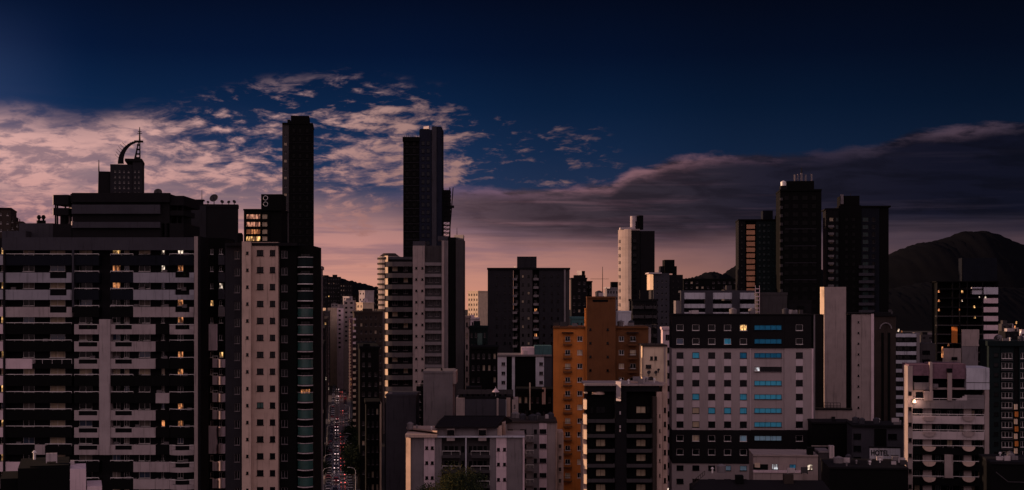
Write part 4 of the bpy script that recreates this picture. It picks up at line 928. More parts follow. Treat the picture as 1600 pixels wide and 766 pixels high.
# S: banded block
b = Bld('banded_block', 'grey block with white horizontal floor bands right of the brown tower', 1400, 380)
b.grid('wall', 1400, 1436, 521, None, [(1406, 9), (1417.5, 9), (1429, 9)], [531 + 13.8 * i for i in range(9)], 6, v0=.6, v1=12, mat='dark', frame='black')
for i in range(10): b.blk('floor_band', 1400, 1432, 521.5 + 13.8 * i, 527 + 13.8 * i, v0=-.1, v1=.59, mat='cool_white')
b.blk('corner_strip', 1432.3, 1437, 520.5, None, v0=-.3, v1=12, mat='grey'); b.grid('wall', 1437.3, 1462, 537, None, [(1447, 12)], [551 + 13.8 * i for i in range(9)], 6, v0=.8, v1=12, mat='mid_grey', frame='black', style=3)
# ---- F: white low-rise complex at the centre bottom
Fb = Bld('white_apartment_house', 'low white apartment house with a dark pitched roof and grey balconies, in the bottom centre', 633, 270)
Fb.blk('wall_end', 633.5, 641.5, 684, None, v0=-.8, v1=12, mat='beige', ch=True); Fb.blk('wall', 641.7, 662, 684.5, None, v0=0, v1=12, mat='grey')
rF = [700, 723.4, 746.8, 770]
Fb.grid('pale_strip', 662.3, 679, 684, None, [(666.8, 4.6), (675.4, 4.6)], rF, 5, v0=-.12, v1=12, mat='pink', style=1, frame='black', sub=True)
Fb.blk('wall', 679.3, 690, 684, None, v0=0, v1=12, mat='grey'); Fb.grid('wall', 690.3, 765, 684, None, [(697, 5), (705, 8), (713, 5), (723, 5), (735, 5), (742, 5), (750, 8), (758, 5)], [702, 725.4, 748.8], 9.5, v0=1.2, v1=12, mat='mid_grey', frame='black', style=2)
Fb.blk('upper_wall', 683, 777, 666.5, 684, v0=.5, v1=12, mat='grey'); Fb.blk('drain_pipe', 727, 729, 684, None, v0=-.4, v1=0, mat='cool_white')
for x in (698, 747.5):
    Fb.blk('dormer', x, x + 12.5, 668, 689, v0=-.35, v1=.49, mat='tan'); Fb.win(x + .6, x + 12, 672, 679.5, v=-.38, style=2, frame='black')
for i in range(4):
    for xa, xb in ((691, 719), (736, 765)): Fb.balc(xa, xb, 711.2 + 23.4 * i, 716 + 23.4 * i, v0=-.7, v1=1.2, mat='mid_grey', rail=705 + 23.4 * i)
Fb.blk('wall', 765.3, 775, 684, None, v0=0, v1=12, mat='grey')
Fb.grid('pale_strip', 775.3, 791.5, 684, None, [(778.8, 4.6), (788.3, 4.6)], [702.5, 725.7, 749.5, 773], 5, v0=-.12, v1=12, mat='pink', style=1, frame='black', sub=True)
Fb.blk('wall', 791.8, 816.5, 684, None, v0=0, v1=12, mat='grey'); Fb.blk('corner_strip', 816.7, 819.5, 683, None, v0=-.25, v1=11, mat='pink')
Fb.blk('roof_slab', 630, 683, 673.5, 676, v0=-1.2, v1=10, mat='beige', ch=True); Fb.blk('roof_slab', 633, 683, 679, 683.8, v0=-.9, v1=11, mat='beige_light'); Fb.blk('roof_slab', 683.2, 820, 681.6, 683.8, v0=-.5, v1=.45, mat='cool_white'); Fb.blk('roof_slab', 777.4, 820, 681.5, 684.0, v0=.5, v1=12, mat='tan')
# hipped dark roof
zt, ze = Fb.z(650.5, 0, 7), Fb.z(667, 0, -.6)
a0, a1 = Fb.u(679.5, -.6), Fb.u(775.5, -.6); b0, b1 = Fb.u(694, 7), Fb.u(790, 7)
m = MB(); vs = [(a0, -.6, ze), (a1, -.6, ze), (b1, 7, zt), (b0, 7, zt), (a0, 14, ze), (a1 + 3, 14, ze)]
m.v = vs + [(x, y, z - .3) for x, y, z in vs]; m.f = [(0, 1, 2, 3), (3, 2, 5, 4), (0, 3, 4), (1, 5, 2), (0, 6, 7, 1), (6, 10, 11, 7), (0, 4, 10, 6), (1, 7, 11, 5), (4, 5, 11, 10)]; m.m = [0] * 9
rf_o = m.build('roof', 'roof_tile', Fb.o)
m = MB(); m.tube([(b0, 7, zt + .03), (b1, 7, zt + .03)], .14, 6); m.build('ridge', 'dark', rf_o)
m = MB()
for i in range(26):
    t = i / 25; m.tube([(a0 + (a1 - a0) * t, -.6, ze + .03), (b0 + (b1 - b0) * t, 7, zt + .03)], .035, 4)
m.build('roof_ribs', 'dark', rf_o)
Fb.blk('gable_wall', 777.2, 784, 666, 684, v0=1.5, v1=11, mat='beige_light')
Fb.blk('gable_wall', 784.2, 790, 661, 681, v0=2.6, v1=9, mat='beige', ch=True)
clutter(Fb, 640, 680, 674.5, 1, 8, 4, 16)
# right wing
G = Bld('corner_apartment_house', 'pinkish corner apartment house with a column of small balconies, right of the pitched-roof house', 792, 285)
G.grid('wall', 792, 842, 661, None, [(797.5, 8), (817.5, 10), (836.5, 5)], [674.5 + 22.8 * i for i in range(5)], 7, v0=0, v1=12, mat='grey', frame='black', style=2)
G.grid('pale_strip', 842.3, 854.5, 660.5, None, [(848.4, 11)], [674.5 + 22.8 * i for i in range(5)], 7.5, v0=-.15, v1=12, mat='pink', frame='black', sub=True)
G.blk('wall', 854.8, 868, 661, None, v0=0, v1=12, mat='tan'); G.blk('corner_strip', 868.2, 870.6, 659.6, None, v0=-.3, v1=10, mat='beige', ch=True)
G.blk('side_wall', 870.8, 880.5, 676, None, v0=1.2, v1=9, mat='beige'); G.blk('roof_edge', 791.6, 870.8, 659, 661, v0=-.3, v1=12.2, mat='brown')
for i in range(5):
    G.balc(822, 834, 686 + 22.8 * i, 691 + 22.8 * i, v0=-1.1, v1=0, mat='grey', rail=681 + 22.8 * i)
    G.win(872.6, 877.5, 694 + 18 * i, 701 + 18 * i, v=1.18, style=2, frame='beige')
clutter(G, 796, 864, 660, 2, 9, 9, 17)
# rooftop terrace block behind
b = Bld('rooftop_terrace_block', 'grey block with a furnished roof terrace and a folded pink parasol behind the pitched-roof house', 712, 305)
b.blk('wall', 712.5, 790, 624, None, v0=0, v1=12, mat='slate'); b.blk('parapet', 716, 802, 609, 616, v0=1, v1=1.4, mat='mid_grey'); b.blk('terrace_floor', 716, 802, 619.5, 624, v0=.5, v1=10, mat='dark')
b.blk('side_wall', 712.4, 726, 622, None, v0=-.3, v1=8, mat='tan'); b.blk('pilaster', 776, 779, 622.5, None, v0=-.3, v1=4, mat='tan'); b.grid('side_wall', 800, 810, 624.5, None, [(804, 3)], [636, 650], 7, v0=.2, v1=9, mat='tan')
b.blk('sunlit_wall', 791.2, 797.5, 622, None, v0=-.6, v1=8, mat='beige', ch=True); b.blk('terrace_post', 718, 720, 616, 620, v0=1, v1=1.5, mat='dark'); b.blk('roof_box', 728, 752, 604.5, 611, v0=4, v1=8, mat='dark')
for i in range(9): u0 = b.u(722 + i * 8.5, 1.7); z0 = b.z(619.5, u0, 1.7); q = MB(); q.cyl(u0, 1.7, z0, z0 + .45, .22, 8); q.cyl(u0, 1.7, z0 + .45, z0 + 1.1, .38, 8, r1=.05); q.build('potted_plant', 'forest', b.o)
q = MB(); u0 = b.u(774.5, 1.0); z0 = b.z(619, u0, 1)
q.tube([(u0, .6, z0), (u0, .6, z0 + 2.1)], .05); q.build('parasol_pole', 'metal', b.o)
q = MB(); q.cyl(u0, .6, z0 + .9, z0 + 1.75, .85, 10, r1=.08); q.build('parasol_canopy', 'pink', b.o)
q = MB(); q.box(b.u(757, .3), b.u(791, .3), .2, .5, b.z(662, 0, .3), b.z(653, 0, .3)); q.build('roof_garden', 'forest', b.o)
# white-striped block
b = Bld('striped_block', 'white and black block with three pale window strips and a teal roof house', 777, 352)
b.blk('wall', 777, 862, 558, None, v0=.6, v1=12, mat='black')
for x0, x1, w in ((777.5, 791.5, 1), (800, 804.5, 0), (837, 850, 1), (850.5, 862, 0)):
    if w: b.grid('pale_strip', x0, x1, 556, None, [((x0 + x1) / 2 + 2, 6)], [569, 583.5, 598, 612], 5.5, v0=0, v1=12, mat='cool_white', frame='grey', style=2)
    else: b.blk('pale_strip', x0, x1, 556.5, None, v0=.1, v1=11, mat='cool_white' if x0 < 820 else 'slate')
b.blk('roof_edge', 777, 862, 554.4, 557, v0=-.3, v1=12.1, mat='grey'); b.blk('roof_box', 814.5, 835, 543, 554.2, v0=1, v1=7, mat='pink'); b.blk('roof_box', 835.3, 862, 540.5, 555, v0=.6, v1=8, mat='teal'); b.blk('air_unit', 818, 824, 548, 554, v0=.3, v1=.99, mat='white')
b = filler('apartment_block', 'black lower block with one sunlit post between striped block and orange building', 808, 863, 612, 330, 'black', 10, 6, rnd=rf, top=0)
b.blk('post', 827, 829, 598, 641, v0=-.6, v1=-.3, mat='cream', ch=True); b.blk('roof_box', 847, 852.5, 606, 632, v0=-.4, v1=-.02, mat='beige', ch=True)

# ---- L: dark balcony block at the bottom
L = Bld('dark_balcony_block', 'near-black balcony block with cream blinds and a small roof dome below the orange building', 911, 262)
rL = [669 + 23.3 * i for i in range(5)]
L.grid('wall', 917, 1026, 612, None, [(925, 5), (938.5, 15), (1001.5, 15), (1013, 5)], [640.5] + rL, 11, v0=1.8, v1=12, mat='black', frame='black', sub=True, style=2, pick=lambda c, r: 'curtain' if c in (1, 2) and not (c == 1 and r == 0) else 'glass')
L.blk('divider', 961, 979, 612, None, v0=.2, v1=1.8, mat='dark')
for i in range(-1, 6):
    y = 678.5 + 23.3 * i
    for xa, xb in ((917.5, 960.5), (979.5, 1019.5)): L.balc(xa, xb, y, y + 5.6, v0=-.3, v1=1.8, mat='mid_grey', rail=y - 4 if i == 5 or i == 4 else None)
L.blk('roof_band', 914, 1030, 603.5, 612, v0=.4, v1=3, mat='dark'); L.blk('roof_edge', 913, 1037, 600.5, 603, v0=-.1, v1=12, mat='tan')
for i in range(8): L.blk('corner_block', 912.4, 916.8, 625 + 23.3 * i, 640 + 23.3 * i, v0=-.4, v1=4, mat='cream', ch=True)
L.blk('corner_wall', 911, 916.6, 664, None, v0=1.2, v1=10, mat='beige'); L.blk('corner_frame', 913, 918, 613.5, 615, v0=-.3, v1=3, mat='cream')
L.blk('corner_wall', 1020, 1025.5, 620, None, v0=-.5, v1=1.9, mat='brown'); L.grid('corner_wall', 1026.2, 1034.5, 612.5, None, [(1031, 2)], [650 + 23.3 * i for i in range(5)], 5, v0=.2, v1=11, mat='beige', style=1, frame='brown')
L.grid('side_wall', 1034.8, 1043, 600, None, [(1039, 3.6)], [641 + 22 * i for i in range(6)], 8, v0=.8, v1=8, mat='beige', style=1, frame='black')
L.blk('chimney', 963.5, 970, 596.5, 627, v0=-1.0, v1=1.2, mat='white', ch=True)
for yt, yb in ((643, 648), (665, 669), (671, 675)): L.blk('pipe_bracket', 968, 970, yt, yb, v0=-.3, v1=0, mat='white')
m = MB(); u0, v0 = L.u(935, 1), 1.6; z0 = L.z(616.5, u0, 1); n = 18; rr = 1.25
for i in range(6):
    t = i / 5 * math.pi / 2 * .96
    for k in range(n): a = 2 * math.pi * k / n; m.v.append((u0 + rr * math.cos(t) * math.cos(a), v0 + rr * math.cos(t) * math.sin(a), z0 + rr * math.sin(t) * .85))
for i in range(5):
    for k in range(n): j = (k + 1) % n; m.f.append((i * n + k, i * n + j, (i + 1) * n + j, (i + 1) * n + k)); m.m.append(0)
m.f.append(tuple(5 * n + k for k in range(n))); m.m.append(0)
L_d = m.build('roof_dome', 'beige', L.o)
for p in L_d.data.polygons: p.use_smooth = True
L.blk('roof_box', 987, 1000, 597, 600.3, v0=2, v1=5, mat='beige', ch=True)

clutter(L, 920, 1030, 601.5, 1, 9, 9, 15)
# ---- T: HOTEL annex, black blocks in front
b = Bld('black_block', 'windowless black block below the blank concrete tower', 1268, 300); b.blk('wall', 1268.5, 1331, 662, None, v0=0, v1=8, mat='black'); b.blk('roof_edge', 1268, 1331.5, 659.6, 662.3, v0=-.3, v1=8.2, mat='dark')
b.blk('roof_box', 1300, 1306, 655, 659.4, v0=1, v1=2, mat='dark')
AN = Bld('hotel_annex', 'dark grey annex with square windows carrying a pale HOTEL sign', 1331, 290)
AN.grid('wall', 1331.5, 1418, 668, None, [(1339.5, 12), (1394.5, 14)], [682.5, 701.5, 719], 9, v0=0, v1=10, mat='slate', frame='black', style=2, sub=True, skip=lambda c, r: c == 1 and r > 0); AN.blk('roof_edge', 1331, 1419, 664.5, 667.5, v0=-.5, v1=10.2, mat='dark'); AN.blk('dark_panel', 1366, 1385, 670, 698, v0=-.12, v1=-.01, mat='black')
AN.blk('parapet', 1297, 1418, 724.5, 727.5, v0=-5, v1=-4.6, mat='grey'); AN.blk('parapet', 1316, 1358, 723, 725.6, v0=-4.4, v1=-4.1, mat='white')
sg = Bld('hotel_sign', 'pale square rooftop sign reading HOTEL in black capitals', 1359, 278, cat='sign')
sg.blk('sign_board', 1359, 1406.5, 700.5, 730, v0=0, v1=.35, mat='cool_white'); sg.blk('sign_frame', 1358, 1407.5, 698.5, 700.3, v0=-.1, v1=.45, mat='dark')
for i in range(1, 6): x = 1359 + 47.5 * i / 6; sg.blk('panel_joint', x - .12, x + .12, 700.6, 730, v0=-.012, v1=-.002, mat='mid_grey')
for i in range(4): sg.blk('small_text_bar', 1392, 1404, 711 + 4 * i, 712.2 + 4 * i, v0=-.02, v1=-.005, mat='mid_grey')
for x in (1364, 1382, 1402): sg.blk('post', x, x + 1, 730.2, None, v0=.1, v1=.3, mat='dark')
tcu = bpy.data.curves.new('sign_letters', 'FONT'); tcu.body = 'HOTEL'; tcu.size = 1.42; tcu.extrude = .03; tcu.space_character = 1.08; tcu.offset = .05
to = bpy.data.objects.new('letters_tmp', tcu); COL.objects.link(to); bpy.context.view_layer.update()
me = bpy.data.meshes.new_from_object(to.evaluated_get(bpy.context.evaluated_depsgraph_get())); bpy.data.objects.remove(to)
me.materials.clear(); me.materials.append(MATS['black']); xs = [v.co.x for v in me.vertices]; w = max(xs) - min(xs); tgt = sg.u(1388.5) - sg.u(1360.5)
for v in me.vertices: v.co.x = (v.co.x - min(xs)) * tgt / w if False else v.co.x * tgt / w
lo = bpy.data.objects.new('lettering', me); COL.objects.link(lo); lo.parent = sg.o; lo.rotation_euler = (R(90), 0, 0); lo.location = (sg.u(1360.5), -.04, sg.z(711.5))
b = Bld('black_block', 'long low black roofed block in front of the HOTEL sign', 1295, 255); b.blk('wall', 1296, 1419, 733, None, v0=0, v1=14, mat='black'); b.blk('roof_edge', 1295, 1419.5, 730.6, 733.3, v0=-.3, v1=14.2, mat='dark'); b.blk('roof_box', 1330, 1345, 726, 730.4, v0=4, v1=7, mat='black')
clutter(b, 1300, 1412, 731, 1, 12, 16, 12); clutter(AN, 1335, 1414, 665, 1, 8, 8, 13)
# U: low lit building
b = Bld('low_lit_building', 'low mauve building with three brightly lit windows at the foot of the hotel', 1175, 280)
b.grid('wall', 1177, 1278, 713, None, [(1211, 10), (1238.5, 10), (1265.5, 8)], [730], 8.5, v0=0, v1=10, mat='tan', frame='black', style=2, sub=True, pick=lambda c, r: ('lamp_cool', 'blue_light', 'glow_white')[c])
b.blk('dark_band', 1177, 1200, 725.5, 734.5, v0=-.03, v1=-.003, mat='black'); b.blk('roof_edge', 1176.5, 1278.5, 710.8, 713.2, v0=-.3, v1=10.2, mat='tan'); b.blk('parapet', 1177, 1254, 736, 739, v0=-1.4, v1=0, mat='pink'); b.blk('terrace_wall', 1177, 1254, 739.2, None, v0=-1.2, v1=0, mat='tan')
b.blk('chimney', 1262, 1271, 700, 713, v0=-.2, v1=2, mat='black'); b.blk('chimney_frame', 1296, 1303.5, 697, 725, v0=-.6, v1=1, mat='white'); b.blk('water_slide_box', 1279, 1296, 707, None, v0=0, v1=6, mat='mid_grey'); b.blk('roof_edge', 1279, 1296.5, 705, 707.4, v0=-.2, v1=6.1, mat='grey')
b.blk('railing', 1268, 1294, 696.5, 697.6, v0=.5, v1=.7, mat='tan')
b.blk('vent_box', 1179.5, 1187.5, 724, 731, v0=-.8, v1=-.04, mat='cream', ch=True); b.blk('door', 1180, 1186.5, 733, 749, v0=-.1, v1=-.04, mat='black')
b = Bld('dark_roof_house', 'dark tiled roof in front of the base of the hotel', 1083, 230)
zt, ze = b.z(749, 0, 5), b.z(768, 0, 0); a0, a1 = b.u(1083), b.u(1300); b0, b1 = b.u(1094, 5), b.u(1285, 5)
m = MB(); m.v = [(a0, 0, ze), (a1, 0, ze), (b1, 5, zt), (b0, 5, zt), (a0, 10, ze), (a1, 10, ze), (a0, 0, 0), (a1, 0, 0), (a0, 10, 0), (a1, 10, 0)]
m.f = [(0, 1, 2, 3), (3, 2, 5, 4), (0, 3, 4), (1, 5, 2), (0, 6, 7, 1), (4, 5, 9, 8), (0, 4, 8, 6), (1, 7, 9, 5)]; m.m = [0] * 8; m.build('roof', 'roof_tile', b.o)
b.blk('roof_box', 1150, 1162, 744, 756, v0=3, v1=5, mat='black'); b.blk('roof_box', 1225, 1240, 742, 756, v0=3.4, v1=5, mat='brown')
m = MB(); ua, ub = b.u(1082, 1), b.u(1101, 3)
for i in range(7): t = i / 6; m.tube([(ua + (ub - ua) * t, 1 + 2 * t, b.z(757 - 14 * t, 0, 2)), (ua + (ub - ua) * t, 1 + 2 * t, b.z(751 - 14 * t, 0, 2))], .04, 4)
m.tube([(ua, 1, b.z(751, 0, 2)), (ub, 3, b.z(737, 0, 2))], .05, 4); m.tube([(ua, 1, b.z(757, 0, 2)), (ub, 3, b.z(743, 0, 2))], .05, 4); m.build('stair_rail', 'brown', b.o)

clutter(b, 1100, 1280, 744, 4, 6, 5, 14)
# ---- V: balcony building right
Vb = Bld('white_balcony_tower', 'off-white balcony tower with half-moon balcony bases and mottled red roof covers', 1418, 265)
Vb.grid('wall', 1424, 1540, 618, None, [(1433, 9), (1449, 8), (1466, 9), (1484, 9), (1503, 8), (1519, 9), (1532, 8)], [646, 669.5, 693, 717, 741, 764], 10, v0=2.0, v1=12, mat='black', frame='grey', style=2, pick=lambda c, r: ('glass_teal' if (c + 2 * r) % 4 == 0 else 'curtain' if (c + r) % 5 == 0 else 'glass'))
for x0, x1 in ((1442, 1456), (1506, 1518)): Vb.blk('pier', x0, x1, 632, None, v0=.8, v1=2, mat='tan')
Vb.blk('corner_wall', 1418.5, 1426, 572, None, v0=-.2, v1=6, mat='tan'); Vb.blk('corner_wall', 1538.5, 1545.5, 602, None, v0=-.1, v1=11, mat='tan')
for i, (yt, yb) in enumerate(((625.5, 638.5), (650, 662.5), (674.5, 687))): Vb.balc(1425.8, 1538, yt, yb, v0=-.2, v1=2, mat='white' if i else 'grey', notch=None, rail=yt - 2.5)
for i in range(3): Vb.balc(1426.2, 1537, 700 + 24 * i, 711 + 24 * i, v0=0, v1=2, mat='black', rail=696.5 + 24 * i)
def moon(x, y, mat):
    m = MB(); n = 14; ua, ub = Vb.u(x - 10, -.3), Vb.u(x + 10, -.3); z0 = Vb.z(y, ua, -.3); h = Vb.z(y, ua, -.3) - Vb.z(y + 7.4, ua, -.3)
    c = (ua + ub) / 2; w = (ub - ua) / 2; P = [(c - w * math.cos(math.pi * i / n), z0 - h * math.sin(math.pi * i / n)) for i in range(n + 1)]
    k = len(P); m.v = [(p[0], -.55, p[1]) for p in P] + [(p[0], -.02, p[1]) for p in P]
    m.f = [tuple(range(k)), tuple(range(2 * k - 1, k - 1, -1))] + [(i, k + i, k + (i + 1) % k, (i + 1) % k) for i in range(k)]; m.m = [0] * len(m.f); m.build('bowed_base', mat, Vb.o)
for y in (651, 675, 698, 721.5, 746):
    for x in (1452, 1513.5): moon(x, y, 'tan' if y < 690 else 'beige_light')
Vb.blk('blank_panel', 1476, 1489, 710.5, 747, v0=-.35, v1=-.03, mat='tan')
Vb.blk('roof_cover', 1420, 1452.5, 570, 587, v0=-.1, v1=9, mat='terrace_red'); Vb.blk('roof_cover', 1455.5, 1509, 569, 592, v0=.1, v1=9, mat='terrace_red')
Vb.blk('pier', 1452.8, 1457, 566, 626, v0=-.5, v1=1, mat='tan'); Vb.blk('pier', 1444, 1458, 611, 626, v0=-.45, v1=1, mat='tan'); Vb.blk('chimney', 1481, 1487.5, 583, 626, v0=-.7, v1=.05, mat='tan'); Vb.blk('chimney_cap', 1480, 1488, 576, 582, v0=-.8, v1=.1, mat='black')
Vb.blk('penthouse', 1510, 1546, 575, 609, v0=-.2, v1=9, mat='cool_white'); Vb.blk('joint', 1510, 1546, 597.5, 598.5, v0=-.23, v1=-.21, mat='mid_grey'); Vb.blk('upper_balcony', 1426.5, 1452, 598, 609, v0=-.1, v1=1.2, mat='grey'); Vb.blk('penthouse_wall', 1426.5, 1538, 587, 626, v0=2, v1=9, mat='black')
Vb.grid('penthouse_wall', 1426.6, 1452, 609.5, 626, [(1436.5, 12)], [617], 9, v0=.6, v1=1.9, mat='tan', frame='black'); Vb.blk('terrace_floor', 1457.4, 1509, 606, 609, v0=.6, v1=1.9, mat='tan'); Vb.blk('air_unit', 1458, 1466, 600, 606, v0=.3, v1=1.2, mat='grey')
for i in range(5): Vb.blk('curved_parapet', 1494 + i * 3.4, 1497.3 + i * 3.4, 624.5 - [0, .8, 2.4, 5.2, 7][i], 626, v0=-.2, v1=.4, mat='white')
Vb.blk('curved_parapet', 1511, 1538, 617.5, 626, v0=-.2, v1=.4, mat='grey')
u0 = Vb.u(1428, -.3); z0 = Vb.z(627, u0, -.3); m = MB(); m.cyl(u0, -.55, z0 - .25, z0 + .3, .36, 12, r1=.22); m.build('wall_lamp', 'glow_white', Vb.o)
pl = bpy.data.lights.new('terrace_lamp', 'POINT'); plo = bpy.data.objects.new('terrace_lamp_light', pl); COL.objects.link(plo); pl.energy = 220; pl.color = (1, .6, .42); pl.shadow_soft_size = .3
plo.location = (Vb.X0 + u0, Vb.Y0 - 1.3, z0)
Vb.mast(1427.5, 595.5, 610, -.5, .13, 'lit_pole'); 
for i in range(8): Vb.win(1419.4, 1424.6, 612 + 24.2 * i, 618 + 24.2 * i, v=-.22, style=1, frame='brown')

# ---- W: open tower behind
Wt = Bld('unfinished_tower', 'dark open-floored tower with scattered work lights and pale balconies on its right edge', 1463, 400)
Wt.blk('wall', 1463.5, 1536, 441, None, v0=3, v1=12, mat='black')
for i in range(11):
    y = 451 + 14.2 * i; Wt.blk('floor_slab', 1463.5, 1536, y, y + 1.5, v0=0, v1=3, mat='dark' if i < 3 else 'mid_grey')
for x in (1464, 1488, 1499, 1511, 1535): Wt.blk('column', x, x + 1.2, 441, None, v0=.1, v1=.9, mat='dark')
for i in range(11): Wt.balc(1537, 1559.5, 449 + 14 * i + (3 if i else 0), 460 + 14 * i, v0=0, v1=3, mat='cool_white' if i < 1 else 'pink')
Wt.blk('wall', 1537, 1560, 441, None, v0=3, v1=12, mat='black'); Wt.blk('upper_box', 1503, 1558, 403, 440.8, v0=5, v1=11, mat='navy'); Wt.blk('upper_box', 1519, 1535.5, 449, 460, v0=.4, v1=2.9, mat='cool_white'); Wt.blk('roof_edge', 1462.5, 1561, 439.3, 441, v0=0, v1=12.2, mat='black')
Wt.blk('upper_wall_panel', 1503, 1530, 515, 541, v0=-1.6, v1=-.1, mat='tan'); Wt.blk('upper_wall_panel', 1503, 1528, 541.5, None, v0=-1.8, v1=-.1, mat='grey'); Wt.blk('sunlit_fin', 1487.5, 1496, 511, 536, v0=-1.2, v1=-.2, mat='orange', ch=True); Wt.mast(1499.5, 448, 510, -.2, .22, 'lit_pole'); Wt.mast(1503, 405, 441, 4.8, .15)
for i, (x, y, s, mt) in enumerate(((1467, 455.5, 2, 'glow_orange'), (1467, 470, 2, 'glow_orange'), (1467, 484.5, 2, 'glow_orange'), (1503.5, 456, 2.2, 'glow_gold'), (1503, 470, 1.6, 'glow_white'), (1522, 479.5, 2, 'glow_gold'), (1523, 496, 1.8, 'glow_gold'), (1530, 464.5, 1.4, 'glow_white'), (1539.5, 464.5, 1.6, 'glow_white'), (1499.3, 484, 1.4, 'glow_orange'), (1482, 539, 2, 'glow_orange'), (1472.5, 548, 2, 'glow_gold'))):
    u0 = Wt.u(x, -.3); z0 = Wt.z(y, u0, -.3); q = MB(); q.cyl(u0, -.3, z0 - s * .16, z0 + s * .16, s * .14, 8, r1=s * .09); q.build('work_light', mt, Wt.o)
Wt.blk('lit_post', 1471.2, 1474, 542, 559, v0=-2.2, v1=-1.9, mat='glow_orange'); Wt.blk('lower_box', 1474.2, 1502, 544.5, None, v0=-2.1, v1=-.2, mat='tan', ch=True); Wt.blk('air_unit', 1487, 1496, 558, 563, v0=-2.6, v1=-2.12, mat='black')
# X: teal building
X = Bld('teal_building', 'dark teal building of stacked framed windows at the right edge', 1545, 320)
X.grid('wall', 1545, 1562.5, 541, None, [(1556.5, 7)], [555 + 15.4 * i for i in range(14)], 6, v0=0, v1=12, mat='teal_dark', frame='black', style=1)
X.grid('wall', 1563, 1584, 541, None, [(1573.5, 17)], [556 + 15.4 * i for i in range(14)], 9, v0=.4, v1=12, mat='teal_dark', frame='metal', style=3, sub=True)
X.blk('roof_slab', 1543, 1603, 533, 540.8, v0=-.4, v1=12, mat='teal_dark'); X.grid('wall', 1592.5, 1640, 541, None, [(1598, 7), (1612, 9)], [556 + 15.4 * i for i in range(14)], 9, v0=0, v1=12, mat='teal_dark', frame='metal', style=2); X.blk('wall', 1584.3, 1592.2, 541, None, v0=.8, v1=12, mat='dark')
for i in range(8): X.balc(1585 + (i % 2) * 1.2, 1590 + (i % 2) * 1.2, 632 + i * 11.5, 640 + i * 11.5, v0=-.4, v1=.8, mat='orange' if i % 2 else 'cream')
for i in range(14): X.blk('sill', 1564, 1583.5, 562.4 + 15.4 * i, 564 + 15.4 * i, v0=.1, v1=.39, mat='mid_grey')
X.dish(1557.5, 529, 3, .7, -30, .4)
for x, y in ((1567, 534.5), (1575, 534), (1584, 535)): u0 = X.u(x, 1); z0 = X.z(y + .6, u0, 1); q = MB(); q.cyl(u0, 1, z0 - .2, z0 + .14, .11, 8); q.build('roof_light', 'glow_gold', X.o)
b = Bld('black_block', 'black low roof in the bottom right corner with a faint ridge line', 1545, 240); b.blk('wall', 1548, 1660, 726, None, v0=0, v1=12, mat='black'); b.blk('roof_edge', 1547.5, 1660, 722.5, 726.3, v0=-.3, v1=12.2, mat='dark')
m = MB(); m.tube([(b.u(1556, -.4), -.5, b.z(737)), (b.u(1575, -.4), -.5, b.z(752)), (b.u(1600, -.4), -.5, b.z(752))], .08, 5); m.build('roof_pipe', 'mid_grey', b.o)

clutter(b, 1552, 1600, 724, 1, 10, 8, 18)
clutter(X, 1548, 1600, 534, 1, 10, 8, 19)
# ---- foreground roof, bottom left
b = Bld('foreground_rooftop', 'black foreground rooftop with a pale stair box, bottom left corner', 40, 150, 17)
b.blk('wall', 28, 108, 731, None, v0=0, v1=10, mat='black'); b.blk('wall', 47, 108, 727.5, 731, v0=.5, v1=9, mat='black'); b.blk('wall', 0, 27.7, 748, None, v0=2, v1=9, mat='black')
b.blk('stair_box', 109.5, 134.5, 733, None, v0=-.3, v1=5, mat='pink'); b.blk('stair_box', 136, 159.5, 760, None, v0=-.2, v1=5, mat='pink'); b.blk('chimney', 110, 116.5, 720.5, 727, v0=4, v1=5, mat='white')

clutter(b, 50, 100, 728, 1, 8, 2, 22, ('air_unit', 'roof_vent'))
# ---- distant small blocks
rd = random.Random(21); n = 0
ranges = [(1392, 1465, 520, 548, 34, 'distant low blocks under the mountain'), (1560, 1625, 505, 540, 30, 'distant low blocks under the mountain'), (506, 600, 468, 500, 22, 'distant blocks around the head of the avenue'), (890, 1050, 470, 510, 14, 'distant blocks behind the orange building'), (1068, 1160, 452, 480, 12, 'distant blocks behind the orange building'), (728, 765, 470, 520, 6, 'distant blocks around the head of the avenue'), (0, 90, 371, 380, 0, '')]
labs = {'distant low blocks under the mountain': 'small distant block among the low houses under the mountain', 'distant blocks around the head of the avenue': 'small distant block among those around the head of the avenue', 'distant blocks behind the orange building': 'small distant block among those behind the orange building and hotel'}
for x0, x1, ya, yb, cnt, grp in ranges:
    for i in range(cnt):
        x = rd.uniform(x0, x1); w = rd.uniform(4, 12); d = rd.uniform(700, 1800); yt = rd.uniform(ya, yb)
        top = H + (HZ - yt) / F * d
        if top < 6: yt = HZ + (H - rd.uniform(7, 28)) * F / d; top = H + (HZ - yt) / F * d
        b = Bld('distant_block', labs[grp], x, d, group=grp); W = max(7, b.u(x + w)); m = MB(); ops = []
        z = top - 2.4
        while z > max(1, top - 30):
            c = max(2, int(W / 3.6))
            for k in range(c): q = W * (k + .5) / c; ops.append((round(q - .8, 3), round(q + .8, 3), round(z, 3), round(z + 1.3, 3)))
            z -= 3.1
        m.box(0, W, 0, 10, 0, top, 0, front=False); m.holed(0, W, 0, top, 0, ops, .35, 0, back=1); m.build('wall', [rd.choice(('grey', 'tan', 'mid_grey', 'brown', 'pink', 'dark')), 'glass'], b.o)
        q = MB(); q.box(W * .2, W * .6, 2, 6, top, top + rd.uniform(1.2, 3)); q.build('roof_box', rd.choice(('grey', 'mid_grey', 'dark', 'white')), b.o)
